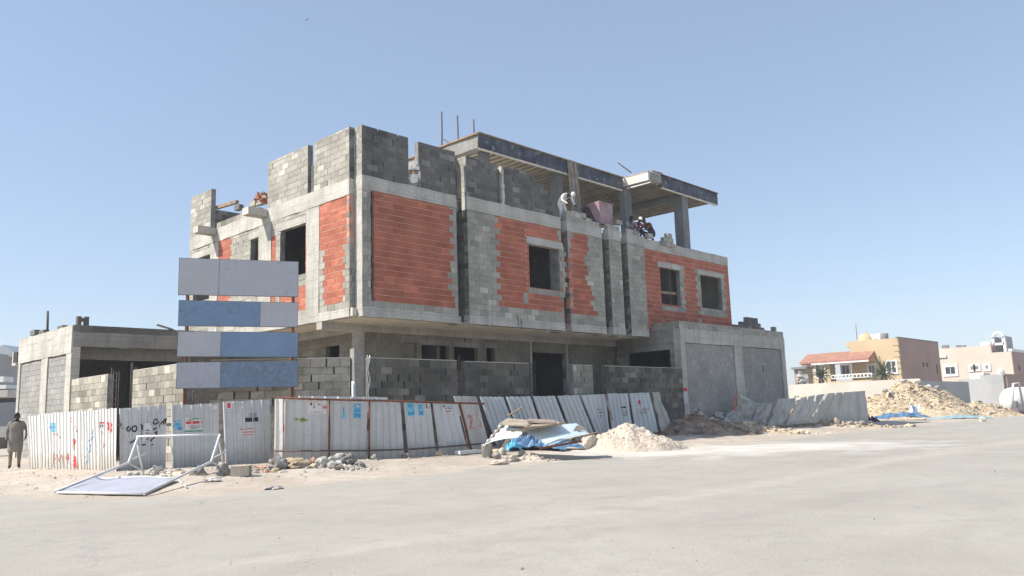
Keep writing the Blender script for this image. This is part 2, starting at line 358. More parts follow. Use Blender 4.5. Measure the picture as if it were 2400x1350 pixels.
# ------------------------------------------------------------------ masonry: real blocks laid in courses on a mortar core
RP, CP = .21, .42
def override(zs, z, ins):
    for (a, b, z0, z1, k) in ins:
        if not (z0 <= z <= z1): continue
        out = []
        for (u0, u1, q) in zs:
            if u1 <= a or u0 >= b: out.append((u0, u1, q)); continue
            if u0 < a: out.append((u0, a, q))
            if u1 > b: out.append((b, u1, q))
        if k: out.append((a, b, k))
        zs = sorted(out, key=lambda q: q[0])
    return zs
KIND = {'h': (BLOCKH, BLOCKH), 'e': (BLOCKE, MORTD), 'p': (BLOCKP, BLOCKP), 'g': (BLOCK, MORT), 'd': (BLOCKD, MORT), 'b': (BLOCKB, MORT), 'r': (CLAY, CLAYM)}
def masonry(mb, O, U, Nn, z0, z1, zones, t=.2, holes=(), slot=.05, j=.004, phase=0.):
    """O origin, U along, Nn outward; zones(k, zc) -> [(u0,u1,kind)]; holes (u0,u1,z0,z1)"""
    O, U, Nn = V(O), V(U), V(Nn); Z = V((0, 0, 1)); flip = U.cross(Z).dot(Nn) < 0
    def hx(ua, ub, za, zb, n0, n1, mt, tint, jit=0., skip=()):
        q = []
        for z in (za, zb):
            for (u, n) in ((ua, n1), (ub, n1), (ub, n0), (ua, n0)):
                q.append(O + U * (u + rnd(-jit, jit)) + Nn * (n + (rnd(-jit, jit) if n > -.05 else 0)) + Z * (z + rnd(-jit, jit)))
        if flip: q = [q[1], q[0], q[3], q[2], q[5], q[4], q[7], q[6]]
        mb.hexa(q, mt, tint, skip)
    k = 0; z = z0
    while z < z1 - .03:
        zt = min(z + RP, z1)
        if z1 - zt < .05: zt = z1
        zc = (z + zt) / 2
        cuts = sorted({z, zt} | {c for h in holes for c in h[2:4] if z + .012 < c < zt - .012})
        for za, zb in zip(cuts, cuts[1:]):
            zm = (za + zb) / 2
            zs = override(zones(k, zc), zm, [(h[0], h[1], h[2], h[3], None) for h in holes])
            for (u0, u1, kd) in zs:
                if kd is None or u1 - u0 < .03: continue
                bm_, mm_ = KIND[kd]
                o = ((k % 2) * .5 * CP + phase) % CP
                e = [u0]; u = math.floor((u0 - o) / CP) * CP + o
                while u < u1 - .06:
                    if u > u0 + .06: e.append(u)
                    u += CP
                e.append(u1)
                for ua, ub in zip(e, e[1:]):
                    tint = min(1, max(0, random.gauss(.5, .2))); 
                    if random.random() < .05: tint = 1.35
                    us = ua
                    if random.random() < slot and kd != 'r' and ub - ua > .3:
                        us = ua + .042
                        hx(ua, us, za, zb, -t, -.11, mm_, .3)
                    hx(us, ub, za, zb, -t, -.009, mm_, tint)
                    g = .006 if kd != 'r' else .0015; gz_ = .006 if kd != 'r' else .011
                    hx(us + g, ub - g, za + (gz_ if za == z else 0), zb - (gz_ if zb == zt else 0), -.05, rnd(-.001, .004) if kd != 'r' else rnd(-.006, -.001), bm_, tint, j, (4,))
        z = zt; k += 1
FR = lambda y: (V((0, y, 0)), V((1, 0, 0)), V((0, -1, 0)))
FL = lambda x: (V((x, 0, 0)), V((0, 1, 0)), V((-1, 0, 0)))
def solid(kd, u0, u1): return lambda k, z: [(u0, u1, kd)]

# ================================================================== THE UNFINISHED VILLA
villa = thing('unfinished_villa', (11, 6, 0), 'large two storey villa under construction, raw concrete with red clay and grey block infill', 'building')
ZB, ZF, ZT0, ZT1 = 4.44, 4.75, 8.60, 9.06      # underside of upper floor, its floor, underside and top of the roof band
XE = 23.5                                      # right end of the long facade
X_ = lambda px, py, y: on_y(px, py, y).x
Z_ = lambda px, py, y: on_y(px, py, y).z
Y_ = lambda px, py, x: on_x(px, py, x).y
# ---- long facade, bays stepping in and out with grooves between them: (x0, x1, plane)
BAYS = [(0.0, 4.1, 0.0), (4.5, 9.72, -.15), (10.12, 12.45, -.15), (12.78, 13.66, -.26), (14.16, 15.47, -.24), (15.47, XE, -.02)]
GB = .36                                       # back of the grooves
XLF = -.2; NOT = .42                           # side facade plane and depth of the corner notch
def interp(tab, z):
    for (a, u), (b, w) in zip(tab, tab[1:]):
        if a <= z <= b: return u + (w - u) * (z - a) / (b - a)
    return tab[0][1] if z < tab[0][0] else tab[-1][1]
# --- bay A
mb = MB()
def zA(k, z):
    if k == 0: return [(0, 4.1, 'g')]
    xb = (3.86 if z > 6.5 else 3.72) + (.1 if k % 2 else -.1) + rnd(-.02, .02)
    if z < 5.3: xb = 3.95
    return [(0.02, .34 + rnd(-.02, .02), 'g'), (.47, xb, 'r'), (xb, 4.1, 'g')]
masonry(mb, *FR(0), ZF, ZT0, zA, slot=0)
mb.box((.3, .15, 5.0), (.5, .3, ZT0), DARK)
mb.build('wall', villa)
# --- bay B with the big window
wb = (X_(1240, 600, -.15), X_(1312, 600, -.15), Z_(1275, 677, -.15), Z_(1275, 578, -.15))
mb = MB()
def zB(k, z):
    if k < 2: return [(4.5, 9.72, 'g')]
    xb = 6.0 + (.13 if k % 2 else -.07) + rnd(-.02, .02)
    if k < 4: xb += .05
    zs = [(4.5, xb, 'g'), (xb, 9.72, 'r')]
    return override(zs, z, [(wb[1], wb[1] + .28 + (.12 if k % 2 else 0), wb[2] - .1, wb[3] + .1, 'g'), (wb[0] - .1, wb[1] + .25, wb[2] - .22, wb[2] - .01, 'g'),
                            (9.58 - (.1 if k % 2 else 0), 9.72, 5, 8.6, 'g' if k % 3 else 'r'), (7.35, 7.62, 5.3, 5.7, 'g')])
masonry(mb, *FR(-.15), ZF, ZT0, zB, slot=0, holes=[wb])
# white ends of the clay blocks where two red panels meet
for k in range(12):
    mb.box((7.56 + rnd(-.01, .01), -.157, 5.9 + k * .21), (7.585, -.15, 5.97 + k * .21 + rnd(0, .05)), CREAM)
mb.build('wall', villa)
mb = MB(CONC); mb.rbox((wb[0] - .12, -.165, wb[3]), (wb[1] + .2, .04, wb[3] + .3), CONC, .006); mb.build('lintel', villa)
# --- bay C
mb = MB()
TC = [(4.7, 11.9), (5.3, 11.9), (5.6, 11.35), (5.9, 11.75), (6.3, 11.55), (6.7, 11.15), (7.0, 11.5), (7.3, 11.25), (7.6, 11.2), (7.9, 11.4), (8.2, 11.5), (8.6, 11.45)]
def zC(k, z):
    if k < 2: return [(10.12, 12.45, 'g')]
    xb = interp(TC, z) + rnd(-.07, .07)
    zs = [(10.12, xb, 'r'), (xb, 12.45, 'g')]
    return override(zs, z, [(10.12, 10.5, 8.4, 8.62, 'g'), (10.12, 10.22 + (.1 if k % 2 else 0), 7.4, 8.3, 'g')])
masonry(mb, *FR(-.15), ZF, ZT0, zC, slot=0)
for k in range(9): mb.box((10.30, -.157, 5.4 + k * .36), (10.322, -.15, 5.47 + k * .36 + rnd(0, .08)), CREAM)
mb.build('wall', villa)
for (x0, x1, y) in BAYS[3:5]:
    mb = MB(); masonry(mb, *FR(y), ZB + .1, ZT0, solid('g', x0, x1), slot=0); mb.build('wall', villa)
# --- bay F, two windows framed in grey block
w1 = (X_(1549, 670, -.02), X_(1594, 670, -.02), Z_(1572, 714, -.02), Z_(1572, 630, -.02))
w2 = (X_(1644, 690, -.02), X_(1692, 690, -.02), Z_(1668, 724, -.02), Z_(1668, 648, -.02))
mb = MB()
def zF(k, z):
    t = .14 if k % 2 else 0
    return override([(15.47, XE, 'r')], z, [(w1[1], w1[1] + .35 + t, w1[2] - .35, w1[3] + .25, 'g'), (w1[0], w1[1] + .3, w1[2] - .25, w1[2], 'g'),
        (w2[0] - .35 - t, w2[0], w2[2] - .3, w2[3] + .35, 'g'), (w2[1], w2[1] + .3 + t, w2[2] - .3, w2[3] + .35, 'g'), (w2[0] - .3, w2[1] + .3, w2[2] - .3, w2[2], 'g'),
        (w2[0] - .4, w2[0] - .15, 5, w2[2], 'g' if k % 2 else 'r')])
masonry(mb, *FR(-.02), ZF, ZT0, zF, slot=0, holes=[w1, w2]); mb.build('wall', villa)
for w in (w1, w2):
    mb = MB(CONC); mb.rbox((w[0] - .18, -.034, w[3]), (w[1] + .3, .17, w[3] + .26), CONC, .006); mb.build('lintel', villa)
mb = MB(TIMB); mb.bar((w1[0] - .02, .05, w1[2] + .55), (w1[1] - .35, .05, w1[2] + .58), .06, .12, TIMB); mb.build('window_brace', villa)
# --- grooves between the bays (back wall with a slot window, and the returns); dark block paints their shade
GR = [(4.1, 4.5, 0, -.15), (9.72, 10.12, -.15, -.15), (12.45, 12.78, -.15, -.26), (13.66, 14.16, -.26, -.24)]
for i, (x0, x1, ya, yb) in enumerate(GR):
    mb = MB()
    sl = [] if i == 1 else [(x0 - .1, x1 - .03, 6.35, 7.75)]
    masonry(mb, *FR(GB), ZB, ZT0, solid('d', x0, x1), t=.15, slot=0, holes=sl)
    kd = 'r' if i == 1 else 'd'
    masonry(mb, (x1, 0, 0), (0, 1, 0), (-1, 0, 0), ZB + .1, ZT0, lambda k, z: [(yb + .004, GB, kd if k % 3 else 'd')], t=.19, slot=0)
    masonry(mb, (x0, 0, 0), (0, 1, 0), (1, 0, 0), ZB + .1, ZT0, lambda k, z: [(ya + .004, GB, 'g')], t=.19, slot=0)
    mb.build('wall', villa)
# --- ring beam of the roof (band) and edge strip of the upper floor, bay by bay
for i, (x0, x1, y) in enumerate(BAYS):
    mb = MB(CONC); mb.rbox((x0 - .004, y - .012, ZT0), (x1 + .004, y + .3, ZT1 + (.03 if i in (1,) else 0)), CONC, .014); mb.build('ring_beam', villa)
    if i < 5:
        mb = MB(CONC); mb.rbox((x0 - .004, y - .014, ZB), (x1 + .004, y + .3, ZF), CONC, .01); mb.build('edge_beam', villa)
for i, (x0, x1, ya, yb) in enumerate(GR):
    mb = MB(CONC); mb.rbox((x0, GB - .02, ZT0), (x1, GB + .3, ZT1 - .02), CONC, .008)
    mb.build('ring_beam', villa); mb = MB(CONC); mb.rbox((x0, GB - .02, ZB), (x1, GB + .3, ZF), CONC, .008); mb.build('edge_beam', villa)
# --- side facade
yl = lambda px, py: Y_(px, py, XLF)
zl = lambda px, py: on_x(px, py, XLF).z
WL1 = (yl(716, 600), yl(657, 600), 6.22, 8.0); WL2 = (yl(605, 590), yl(587, 590), 6.2, 8.05); WL3 = (yl(493, 600), yl(455, 607), 6.2, 8.03)
mb = MB()
def zL(k, z):
    t = .12 if k % 2 else 0
    zs = [(NOT, 2.17, 'r'), (2.95, 4.69, 'r'), (4.69, 4.98, 'g'), (4.98, 5.3, 'r'), (6.15, 8.3 + t, 'g'), (8.3 + t, 9.4, 'r'), (10.1, 12, 'g')]
    ins = [(NOT, NOT + .25 + t, ZF, 6.75, 'g'), (1.95 - t, 2.17, ZF, 6.9, 'g'), (NOT, 12, ZF - .1, ZF + .2, 'g'), (2.9, 4.8, 5.85, 6.22, 'g'), (4.9, 5.3, 4.8, 5.3, 'g')]
    if 7.99 < z: ins += [(2.95, 5.3, 8.0, 8.6, 'g')]
    return override(zs, z, ins)
masonry(mb, *FL(XLF), ZF, 8.46, zL, slot=.02, holes=[WL1, WL2, WL3, (2.17, 2.95, ZB, 8.6), (5.3, 6.15, ZB, 8.6), (9.4, 10.1, ZB, 8.6)])
mb.build('wall', villa)
for (a, b) in ((2.17, 2.95), (5.3, 6.15), (9.4, 10.1)):
    mb = MB(CONC); mb.rbox((XLF - .018, a, ZB + .05), (XLF + .3, b, 8.44), CONC, .012); mb.build('column', villa)
for w, e in ((WL1, .16), (WL2, .12), (WL3, .2)):
    mb = MB(CONC); mb.rbox((XLF - .012, w[0] - (0 if w is WL1 else e), w[3]), (XLF + .18, w[1] + e, w[3] + .26), CONC, .008); mb.build('lintel', villa)
mb = MB(CONC); mb.rbox((XLF - .022, NOT, 8.45), (XLF + .35, 12, 9.0), CONC, .018); mb.build('ring_beam', villa)
mb = MB(CONC); mb.rbox((XLF - .016, NOT, ZB + .02), (XLF + .3, 12, ZF), CONC, .012); mb.build('edge_beam', villa)
# --- corner notch
mb = MB()
masonry(mb, *FR(NOT), ZF, 8.5, lambda k, z: [(XLF, XLF + .1, 'r' if z > 6.8 and k % 2 else 'g'), (XLF + .1, 0, 'r' if z > 6.8 and k % 2 else 'g')], t=.15, slot=0)
mb.rbox((-.004, 0.006, ZF), (.19, NOT, ZT0), CONC, .006)
mb.build('wall', villa)
mb = MB(CONC); mb.rbox((XLF, NOT - .012, ZB), (0, NOT + .2, ZF), CONC, .004); mb.rbox((-.012, 0.0, ZB), (.2, NOT, ZF), CONC, .004); mb.build('edge_beam', villa); mb = MB(CONC); mb.rbox((XLF, NOT - .012, 8.5), (0, NOT + .2, 9.0), CONC, .004)
mb.rbox((-.012, 0.0, 8.6), (.2, NOT, 9.06), CONC, .004); mb.build('ring_beam', villa)
# --- parapets of block, stepped where the work stopped
def parapet(frame, u0, u1, z1, steps=None, z0=ZT1, kd='d', t=.2, ends=()):
    mb = MB()
    zf = (lambda k, z: [(u0, interp(steps, z), kd)]) if steps else solid(kd, u0, u1)
    masonry(mb, *frame, z0, z1, zf, t=t, slot=.15); return mb.build('parapet', villa)
parapet(FR(0.0), 0.0, 1.94, 10.76)
parapet(FR(0.0), 2.38, 4.1, 10.72)
parapet(FR(-.15), 4.5, 6.08, 10.62)
parapet(FR(-.15), 6.35, 9.72, 10.62, steps=[(9.06, 9.72), (9.4, 9.62), (9.6, 9.3), (9.85, 9.2), (10.05, 8.95), (10.2, 8.8), (10.3, 8.5), (10.5, 8.25), (10.7, 8.1)])
parapet(FR(GB), 4.1, 4.5, 10.7)
parapet(FR(NOT), XLF, 0, 10.76, z0=9.0)
mb = MB(); masonry(mb, (4.5, 0, 0), (0, 1, 0), (-1, 0, 0), ZT1, 10.62, solid('g', -.145, GB), t=.19, slot=0); mb.build('parapet', villa)
mb = MB(); masonry(mb, *FL(0.0), ZT1, 10.76, solid('g', 0.004, NOT), t=.19, slot=0); mb.build('parapet', villa)
# rough cast strip beside the gap in the parapet, and low infill
mb = MB(CONC); mb.rbox((6.33, -.17, 9.1), (6.44, .02, 10.55), CONC, .03, .12); mb.build('mortar_strip', villa)
mb = MB(); masonry(mb, *FR(-.02), ZT1, 10.5, solid('d', 6.08, 6.35), t=.15, slot=0); mb.build('parapet', villa)
mb = MB(); masonry(mb, *FR(.06), ZT1, 9.25, solid('b', 1.94, 2.38), t=.15, slot=0); mb.build('parapet', villa)
for (u0, u1, z1) in ((NOT, 2.52, 10.76), (2.9, 5.62, 10.78), (10.15, 12.0, 10.78)):
    mb = MB(); masonry(mb, *FL(XLF), 9.0, z1, solid('g', u0, u1), slot=.07); mb.build('parapet', villa)
mb = MB(); masonry(mb, *FL(XLF + .1), 9.0, 10.0, solid('d', 2.53, 2.89), t=.15, slot=0); mb.build('parapet', villa)
mb = MB(); masonry(mb, *FL(XLF), 9.0, 9.22, solid('b', 6.3, 9.6), slot=.1); mb.build('parapet', villa)
mb = MB(); masonry(mb, (XLF, 0, 0), (1, 0, 0), (0, -1, 0), 9.0, 10.0, solid('d', .2, 1.6), slot=.1, t=.2)
for v in mb.v: v.y += 10.4
mb.build('parapet', villa)
# bays C to F: one or two loose courses
parapet(FR(-.12), 10.12, 11.9, 9.48, steps=[(9.06, 12.4), (9.27, 12.3), (9.28, 11.25), (9.5, 11.25)], kd='g')
parapet(FR(-.24), 12.78, 13.66, 9.27, kd='g')
parapet(FR(-.22), 14.16, 15.2, 9.27, kd='g')
# --- cantilevered spout slabs on the side facade
for (pa, pb, pc) in (((582, 500), (566, 503), 5.93), ((464, 543), (452, 546), 9.4)):
    e0 = on_x(*pa, -1.0); e1 = on_x(*pb, -1.0)
    a = 5.55 if pc < 6 else 9.35
    mb = MB(CONC); mb.rbox((-1.0, e0.y, e0.z), (XLF - .03, e0.y + .45, e0.z + .27), CONC, .006); mb.build('cantilever_slab', villa)
# --- slabs, rear walls, inner walls
mb = MB(SOFF)
mb.box((XLF + .02, .29, ZB + .03), (XE - .1, 11.9, ZF - .02), SOFF)
for k in range(36):                         # board joints left in the concrete of the overhang
    y = .32 + k * .055
    if k % 2: mb.box((0.02, y, ZB + .012 + rnd(0, .006)), (15.4, y + .05, ZB + .031), SOFF if k % 4 else SOFFD)
mb.build('floor_slab', villa)
mb = MB(CONC); mb.box((.14, .40, 8.7), (XE - .25, 11.9, 9.02), CONC); mb.build('roof_slab', villa)
mb = MB(BLOCK); mb.box((XE - .2, .2, ZB), (XE, 12, 9.05), BLOCK); mb.box((XLF + .05, 11.8, 0), (XE - .25, 12.0, 9.04), BLOCK)
mb.build('rear_wall', villa)
mb = MB(BLOCKD)
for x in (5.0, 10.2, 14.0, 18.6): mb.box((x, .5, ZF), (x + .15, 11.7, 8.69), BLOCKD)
for y in (3.0, 6.0): mb.box((.3, y, ZF), (XE - .3, y + .15, 8.69), BLOCKD)
mb.build('partition_wall', villa)
# --- ground floor, set back under the overhang
YG = 2.1; XG = 1.45
GW = [(3.25, 3.93, 2.9, 3.9), (4.15, 5.5, 2.9, 3.86), (5.75, 7.0, 2.9, 3.84), (7.49, 7.95, 2.9, 3.86)]
DOOR = (10.12, 12.35, .3, 3.78)
mb = MB(); masonry(mb, *FR(YG), .2, 4.22, solid('h', XG, 15.98), slot=.02, holes=GW + [DOOR]); mb.build('wall', villa)
mb = MB(); masonry(mb, *FR(YG + .14), 2.9, 3.9, solid('h', 3.25, 3.93), t=.1, slot=0); mb.build('window_infill', villa)
yw0, yw1 = Y_(795, 842, XG), Y_(763, 842, XG)
mb = MB(); masonry(mb, *FL(XG), .2, 4.22, solid('h', 2.4, 11.8), slot=.02, holes=[(yw0, yw1, 3.2, 3.86), (5.6, 7.4, .3, 3.6)]); mb.build('wall', villa)
for (x0, x1, y0, y1) in ((1.28, 1.5, 1.98, 2.4), (10.0, 10.12, 2.05, 2.3), (12.35, 12.47, 2.05, 2.3)):
    mb = MB(CONC); mb.rbox((x0, y0, .1), (x1, y1, 4.2), CONC, .008); mb.build('column', villa)
for (w, h) in ((GW[0], .25), (GW[1], .2), (GW[2], .2), (GW[3], .2)):
    mb = MB(CONCD); mb.rbox((w[0] - .1, YG - .02, w[3]), (w[1] + .1, YG + .15, w[3] + h), CONCD, .006); mb.build('lintel', villa)
mb = MB(CONC); mb.rbox((XLF, 2.0, 4.2), (16, 2.32, 4.47), CONC, .01); mb.build('ring_beam', villa)
mb = MB(CONC); mb.rbox((1.25, 2.33, 4.2), (1.6, 11.8, 4.47), CONC, .01); mb.build('ring_beam', villa)
mb = MB(BLOCKD)
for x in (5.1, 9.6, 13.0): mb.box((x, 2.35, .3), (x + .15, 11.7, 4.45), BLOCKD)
mb.box((1.7, 5.0, .3), (16, 5.15, 4.45), BLOCKD); mb.build('partition_wall', villa)
mb = MB(CONCG); mb.box((1.3, 2.3, 0), (15.9, 11.7, .28), CONCG); mb.build('floor_slab', villa)
mb = MB(CONCG); mb.rbox((10.2, 4.85, .3), (10.35, 4.98, 2.2), CONCG, .004); mb.rbox((11.1, 4.85, .3), (11.25, 4.98, 2.2), CONCG, .004); mb.rbox((10.2, 4.85, 2.2), (11.25, 4.98, 2.35), CONCG, .004); mb.build('door_frame', villa)
# --- rooftop room: slab on columns, ribs underneath, dark formwork still round its edge
RZ0, RZ1 = 11.84, 12.46
rx0 = X_(1119, 313, 1.5); rx1 = 16.6; qx0, qx1 = 16.75, 22.95
mb = MB(SOFF)
mb.box((rx0 + .05, 1.56, RZ0 + .16), (rx1, 9.2, RZ1 - .03), SOFF); mb.box((rx1, .06, RZ0 + .2), (qx1 - .05, 9.2, RZ1 - .04), SOFF)
x = rx0 + .2
while x < qx1 - .1:
    mb.box((x, 1.6 if x < rx1 else .1, RZ0 + .07 + rnd(0, .02)), (x + .13, 9.1, RZ0 + .22), SOFFD); x += .40
mb.build('roof_slab', villa)
def form(x0, x1, y, name='formwork'):
    mb = MB(FORM); x = x0
    while x < x1 - .05:
        w = min(rnd(1.1, 1.35), x1 - x)
        mb.box((x, y - .02 + rnd(-.006, .006), RZ0 + rnd(-.01, .02)), (x + w - .008, y, RZ1 - .02 + rnd(-.015, .01)), FORM); x += w
    mb.bar((x0, y - .03, RZ1 + .01), (x1, y - .03, RZ1 + .0), .1, .05, TIMB if x0 < 10 else RUSTY)
    mb.bar((x0 + .05, y + .03, RZ0 - .02), (x1 - .1, y + .03, RZ0 - .03), .09, .06, SOFF)
    return mb.build(name, villa)
form(rx0, rx1 - .05, 1.5); form(qx0 + .85, qx1, 0.0)
mb = MB(CONCD); mb.rbox((qx0, -.02, RZ0 + .2), (qx0 + .85, .3, RZ1 - .01), CONCD, .02); mb.bar((qx0, -.06, RZ1 + .03), (qx0 + .85, -.06, RZ1 + .05), .12, .05, PLY)
mb.rbox((qx0 - .02, .2, RZ0 + .14), (qx0 + .1, 1.48, RZ1 - .01), CONC, .012); mb.bar((qx0 - .05, .05, RZ1 + .03), (qx0 - .05, 1.5, RZ1 + .02), .1, .05, PLY)
mb.bar((qx0 - .04, 0, RZ0 + .1), (qx0 - .04, 1.4, RZ0 + .08), .06, .06, TRIM); mb.build('edge_beam', villa)
mb = MB(CONCD); mb.rbox((rx0 + .0, 1.52, RZ0 + .0), (rx0 + .35, 9.2, RZ1 - .08), CONCD, .02); mb.bar((rx0, 1.45, RZ1 - .03), (rx0, 9, RZ1 - .03), .16, .06, TIMB)
mb.build('edge_beam', villa)
mb = MB(CONCG); mb.rbox((19.6, .5, 11.62), (19.85, 9, RZ0 + .05), CONCG, .01); mb.rbox((rx0, 8.9, 11.3), (19.9, 9.2, RZ0 + .1), CONCG, .01); mb.build('roof_beam', villa)
for (x0, x1, y0, y1) in ((16.6, 17.2, 1.5, 1.8), (19.55, 20.1, .1, .6), (11.9, 12.2, 1.7, 2.2), (7.3, 7.6, 1.7, 2.1), (19.55, 19.9, 8.7, 9.1), (12.0, 12.4, 8.7, 9.1)):
    mb = MB(CONCG); mb.rbox((x0, y0, 8.98), (x1, y1, RZ0 + .08), CONCG, .006); mb.build('column', villa)
a = on_y(1343, 388, 1.42); b_ = on_y(1352, 492, 1.35)
mb = MB(TIMBG)
for i in range(5): mb.bar((a.x - .35 + i * .13, 1.42 - .03 * (i % 2), RZ1 + .02), (a.x - .22 + i * .15, 1.3, 9.05), .1, .05, TIMBG, (0, 1, 0))
mb.build('timber_prop', villa)
# starter bars standing on the roof
mb = MB(REBAR)
for (p, q) in (((1035, 350), (1035, 262)), ((1073, 332), (1072, 271)), ((1110, 316), (1110, 280))):
    A = on_y(*p, 4.5); B = on_y(*q, 4.5); A.z = 12.3; mb.tube([A, (A + B) / 2 + V((.02, 0, 0)), B], .035, 6, REBAR)
    mb.tube([A + V((0, 0, .9)), A + V((.5, -.6, .35))], .02, 5, REBAR)
mb.build('starter_bar', villa)
mb = MB(REBAR)
for (px, py) in ((1160, 322), (1205, 331), (1290, 352), (1374, 384), (1390, 386), (1470, 402), (1580, 410), (1430, 385)):
    A = on_y(px, py + 6, 2.4); A.z = 12.4; mb.tube([A, A + V((rnd(.2, .7), rnd(.1, .3), rnd(.3, .55)))], .014, 5, REBAR)
A = on_y(1480, 405, 1.6); mb.tube([A, A + V((-.7, .3, .45))], .03, 5, REBAR)
mb.build('starter_bar', villa)
# little wire ties and ends hanging off the overhang
mb = MB(REBAR)
for (px, py) in ((1145, 752), (1212, 748), (1220, 757), (1281, 765), (1447, 780), (1451, 778)):
    A = on_y(px, py - 10, -.19); mb.tube([A, A + V((.02, -.04, -.2)), A + V((0, -.05, -.42))], .012, 5, TRIM if px % 2 else REBAR)
mb.build('tie_wire', villa)

# ================================================================== GARAGE at the right, on the street line
YB = -1.52
garage = thing('block_garage', (21, 1.5, 0), 'low grey garage with concrete frame at the right end of the villa', 'building')
GX0, GX1 = 16.0, 26.2; GZ = 5.08
c1, c2, c3 = (GX0, 16.38), (X_(1723, 850, YB), X_(1742, 850, YB)), (25.75, GX1)
for (a, b) in (c1, c2, c3):
    mb = MB(CONC); mb.rbox((a, YB, 0), (b, YB + .35, 4.16), CONC, .006); mb.build('column', garage)
mb = MB(CONC); mb.rbox((GX0 - .01, YB - .012, 4.13), (GX1 + .01, YB + .36, 4.74), CONC, .012); mb.build('ring_beam', garage)
mb = MB(); masonry(mb, *FR(YB + .02), 4.74, GZ, solid('g', GX0, GX1), slot=.03)
masonry(mb, *FL(GX0 + .02), 4.74, GZ, solid('g', YB + .05, .0), slot=.03); mb.build('parapet', garage)
for (a, b) in ((c1[1], c2[0]), (c2[1], c3[0])):
    mb = MB(); masonry(mb, *FR(YB + .05), 0, 4.11, solid('p', a, b - .03), slot=0, holes=[(23.6, 23.75, 2.9, 3.25)] if a > 20 else []); mb.build('wall', garage)
mb = MB(); masonry(mb, *FL(GX0), 0.1, 3.84, solid('b', YB + .36, 2.05), slot=.02, holes=[(-.94, 1.4, .3, 3.84)]); mb.build('wall', garage)
mb = MB(CONCD)
for (z0, z1, dx) in ((3.84, 4.12, 0), (4.12, 4.42, -.03), (4.42, 4.73, -.015)): mb.rbox((GX0 + dx, YB + .36, z0), (GX0 + .25, 2.0, z1), CONCD, .01)
mb.build('ring_beam', garage)
mb = MB(CONCG); mb.box((GX0 + .26, YB + .37, 4.3), (GX1 - .01, 6, 4.7), CONCG); mb.box((GX1 - .2, YB + .36, 0), (GX1, 6, 4.29), BLOCK); mb.box((GX0 + .3, 5.8, 0), (GX1 - .21, 6, 4.29), BLOCK)
mb.box((GX0 + .3, 2.35, .1), (GX0 + .45, 5.79, 4.29), BLOCK); mb.build('roof_slab', garage)
mb = MB(RED); A = on_y(1606, 912, YB - .02); mb.box((A.x - .16, YB - .012, A.z - .08), (A.x + .18, YB - .004, A.z + .06), RED)
mb.box((A.x - .14, YB - .012, A.z - .62), (A.x + .17, YB - .004, A.z - .12), LAV); mb.build('sticker', garage)

# ================================================================== ANNEX at the far left
annex = thing('annex_building', (-3, 14, 0), 'low open annex with pale concrete side wall and wide dark opening at the left', 'building')
AX = -4.9; AY = 11.1; AY1 = 17.5; AZ = 4.98
mb = MB(CONC); mb.rbox((AX - .012, AY, 3.96), (AX + .3, AY1, 4.62), CONC, .012); mb.rbox((AX, AY, 4.62), (AX + .25, AY1, AZ), CONC, .015); mb.build('ring_beam', annex)
ya, yb_ = Y_(96, 870, AX), Y_(110, 870, AX)
for (a, b) in ((AY, AY + .55), (yb_, ya), (AY1 - .3, AY1)):
    mb = MB(CONC); mb.rbox((AX, a, 0), (AX + .3, b, 3.96), CONC, .008); mb.build('column', annex)
for (a, b) in ((AY + .55, yb_), (ya + .04, AY1 - .3)):
    mb = MB(); masonry(mb, *FL(AX + .05), 0, 3.93, solid('p', a, b), slot=0); mb.build('wall', annex)
mb = MB(); masonry(mb, *FR(AY - .02), 4.72, AZ, solid('d', AX + .02, -.3), slot=.05); mb.build('parapet', annex)
mb = MB(CONCD); mb.rbox((AX + .02, AY - .04, 4.18), (-.3, AY + .25, 4.72), CONCD, .02); mb.build('ring_beam', annex)
mb = MB(CONCD); mb.rbox((AX + .3, AY + .5, 3.75), (-.3, AY + .8, 4.2), CONCD, .015); mb.build('ring_beam', annex)
mb = MB(CONCG); mb.box((AX + .28, AY + .26, 4.25), (-.3, AY1, 4.6), CONCG); mb.box((AX + .3, AY1 - .2, 0), (-.3, AY1, 4.24), BLOCK); mb.box((-.5, AY + .3, 0), (-.3, AY1 - .21, 4.24), BLOCK); mb.build('roof_slab', annex)
mb = MB(CONC); A = on_x(32, 845, AX + .2); mb.rbox((AX - .1, AY1 + .02, 3.9), (AX + .2, AY1 + .5, 4.0), CONC, .005); mb.rbox((AX - .1, AY1 + .4, 4.0), (AX + .2, AY1 + .5, 4.5), CONC, .005); mb.box((AX - .05, AY1 + .02, 4.0), (AX + .15, AY1 + .4, 4.45), DARK); mb.build('spout', annex)
mb = MB(REBAR); A = on_x(111, 783, AX + .15); B = on_x(112, 729, AX + .15); mb.tube([V((A.x, A.y, AZ)), B], .045, 8, REBAR); mb.build('pipe', annex)

# ================================================================== BOUNDARY WALLS round the plot
def bwall(mb, P, Q, z1, t=.2, z0=0., u0=0, u1=None, slot=.16, kd='b'):
    P, Q = V((*P, 0)), V((*Q, 0)); U = (Q - P).normalized(); L = (Q - P).length; Nn = U.cross(V((0, 0, 1)))
    masonry(mb, P, U, Nn, z0, z1, solid(kd, 0, L), t=t, slot=slot)
    e = (P + Q) / 2 - Nn * t / 2; mb.obox(V((e.x, e.y, z1 + .012)), U * (L / 2 - .01), Nn * (t / 2 - .004), V((0, 0, .011)), CREAMW)  # pale mortar cap, also painting the lit top edge of the wall
g = 'block boundary walls along the street'
BW = 2.96
def wall_thing(P, Q, z1, label, **k):
    mb = MB(); bwall(mb, P, Q, z1, **k); return mb.build('boundary_wall', None, label, 'wall', g, base=((P[0] + Q[0]) / 2, (P[1] + Q[1]) / 2, 0))
BX = -4.85
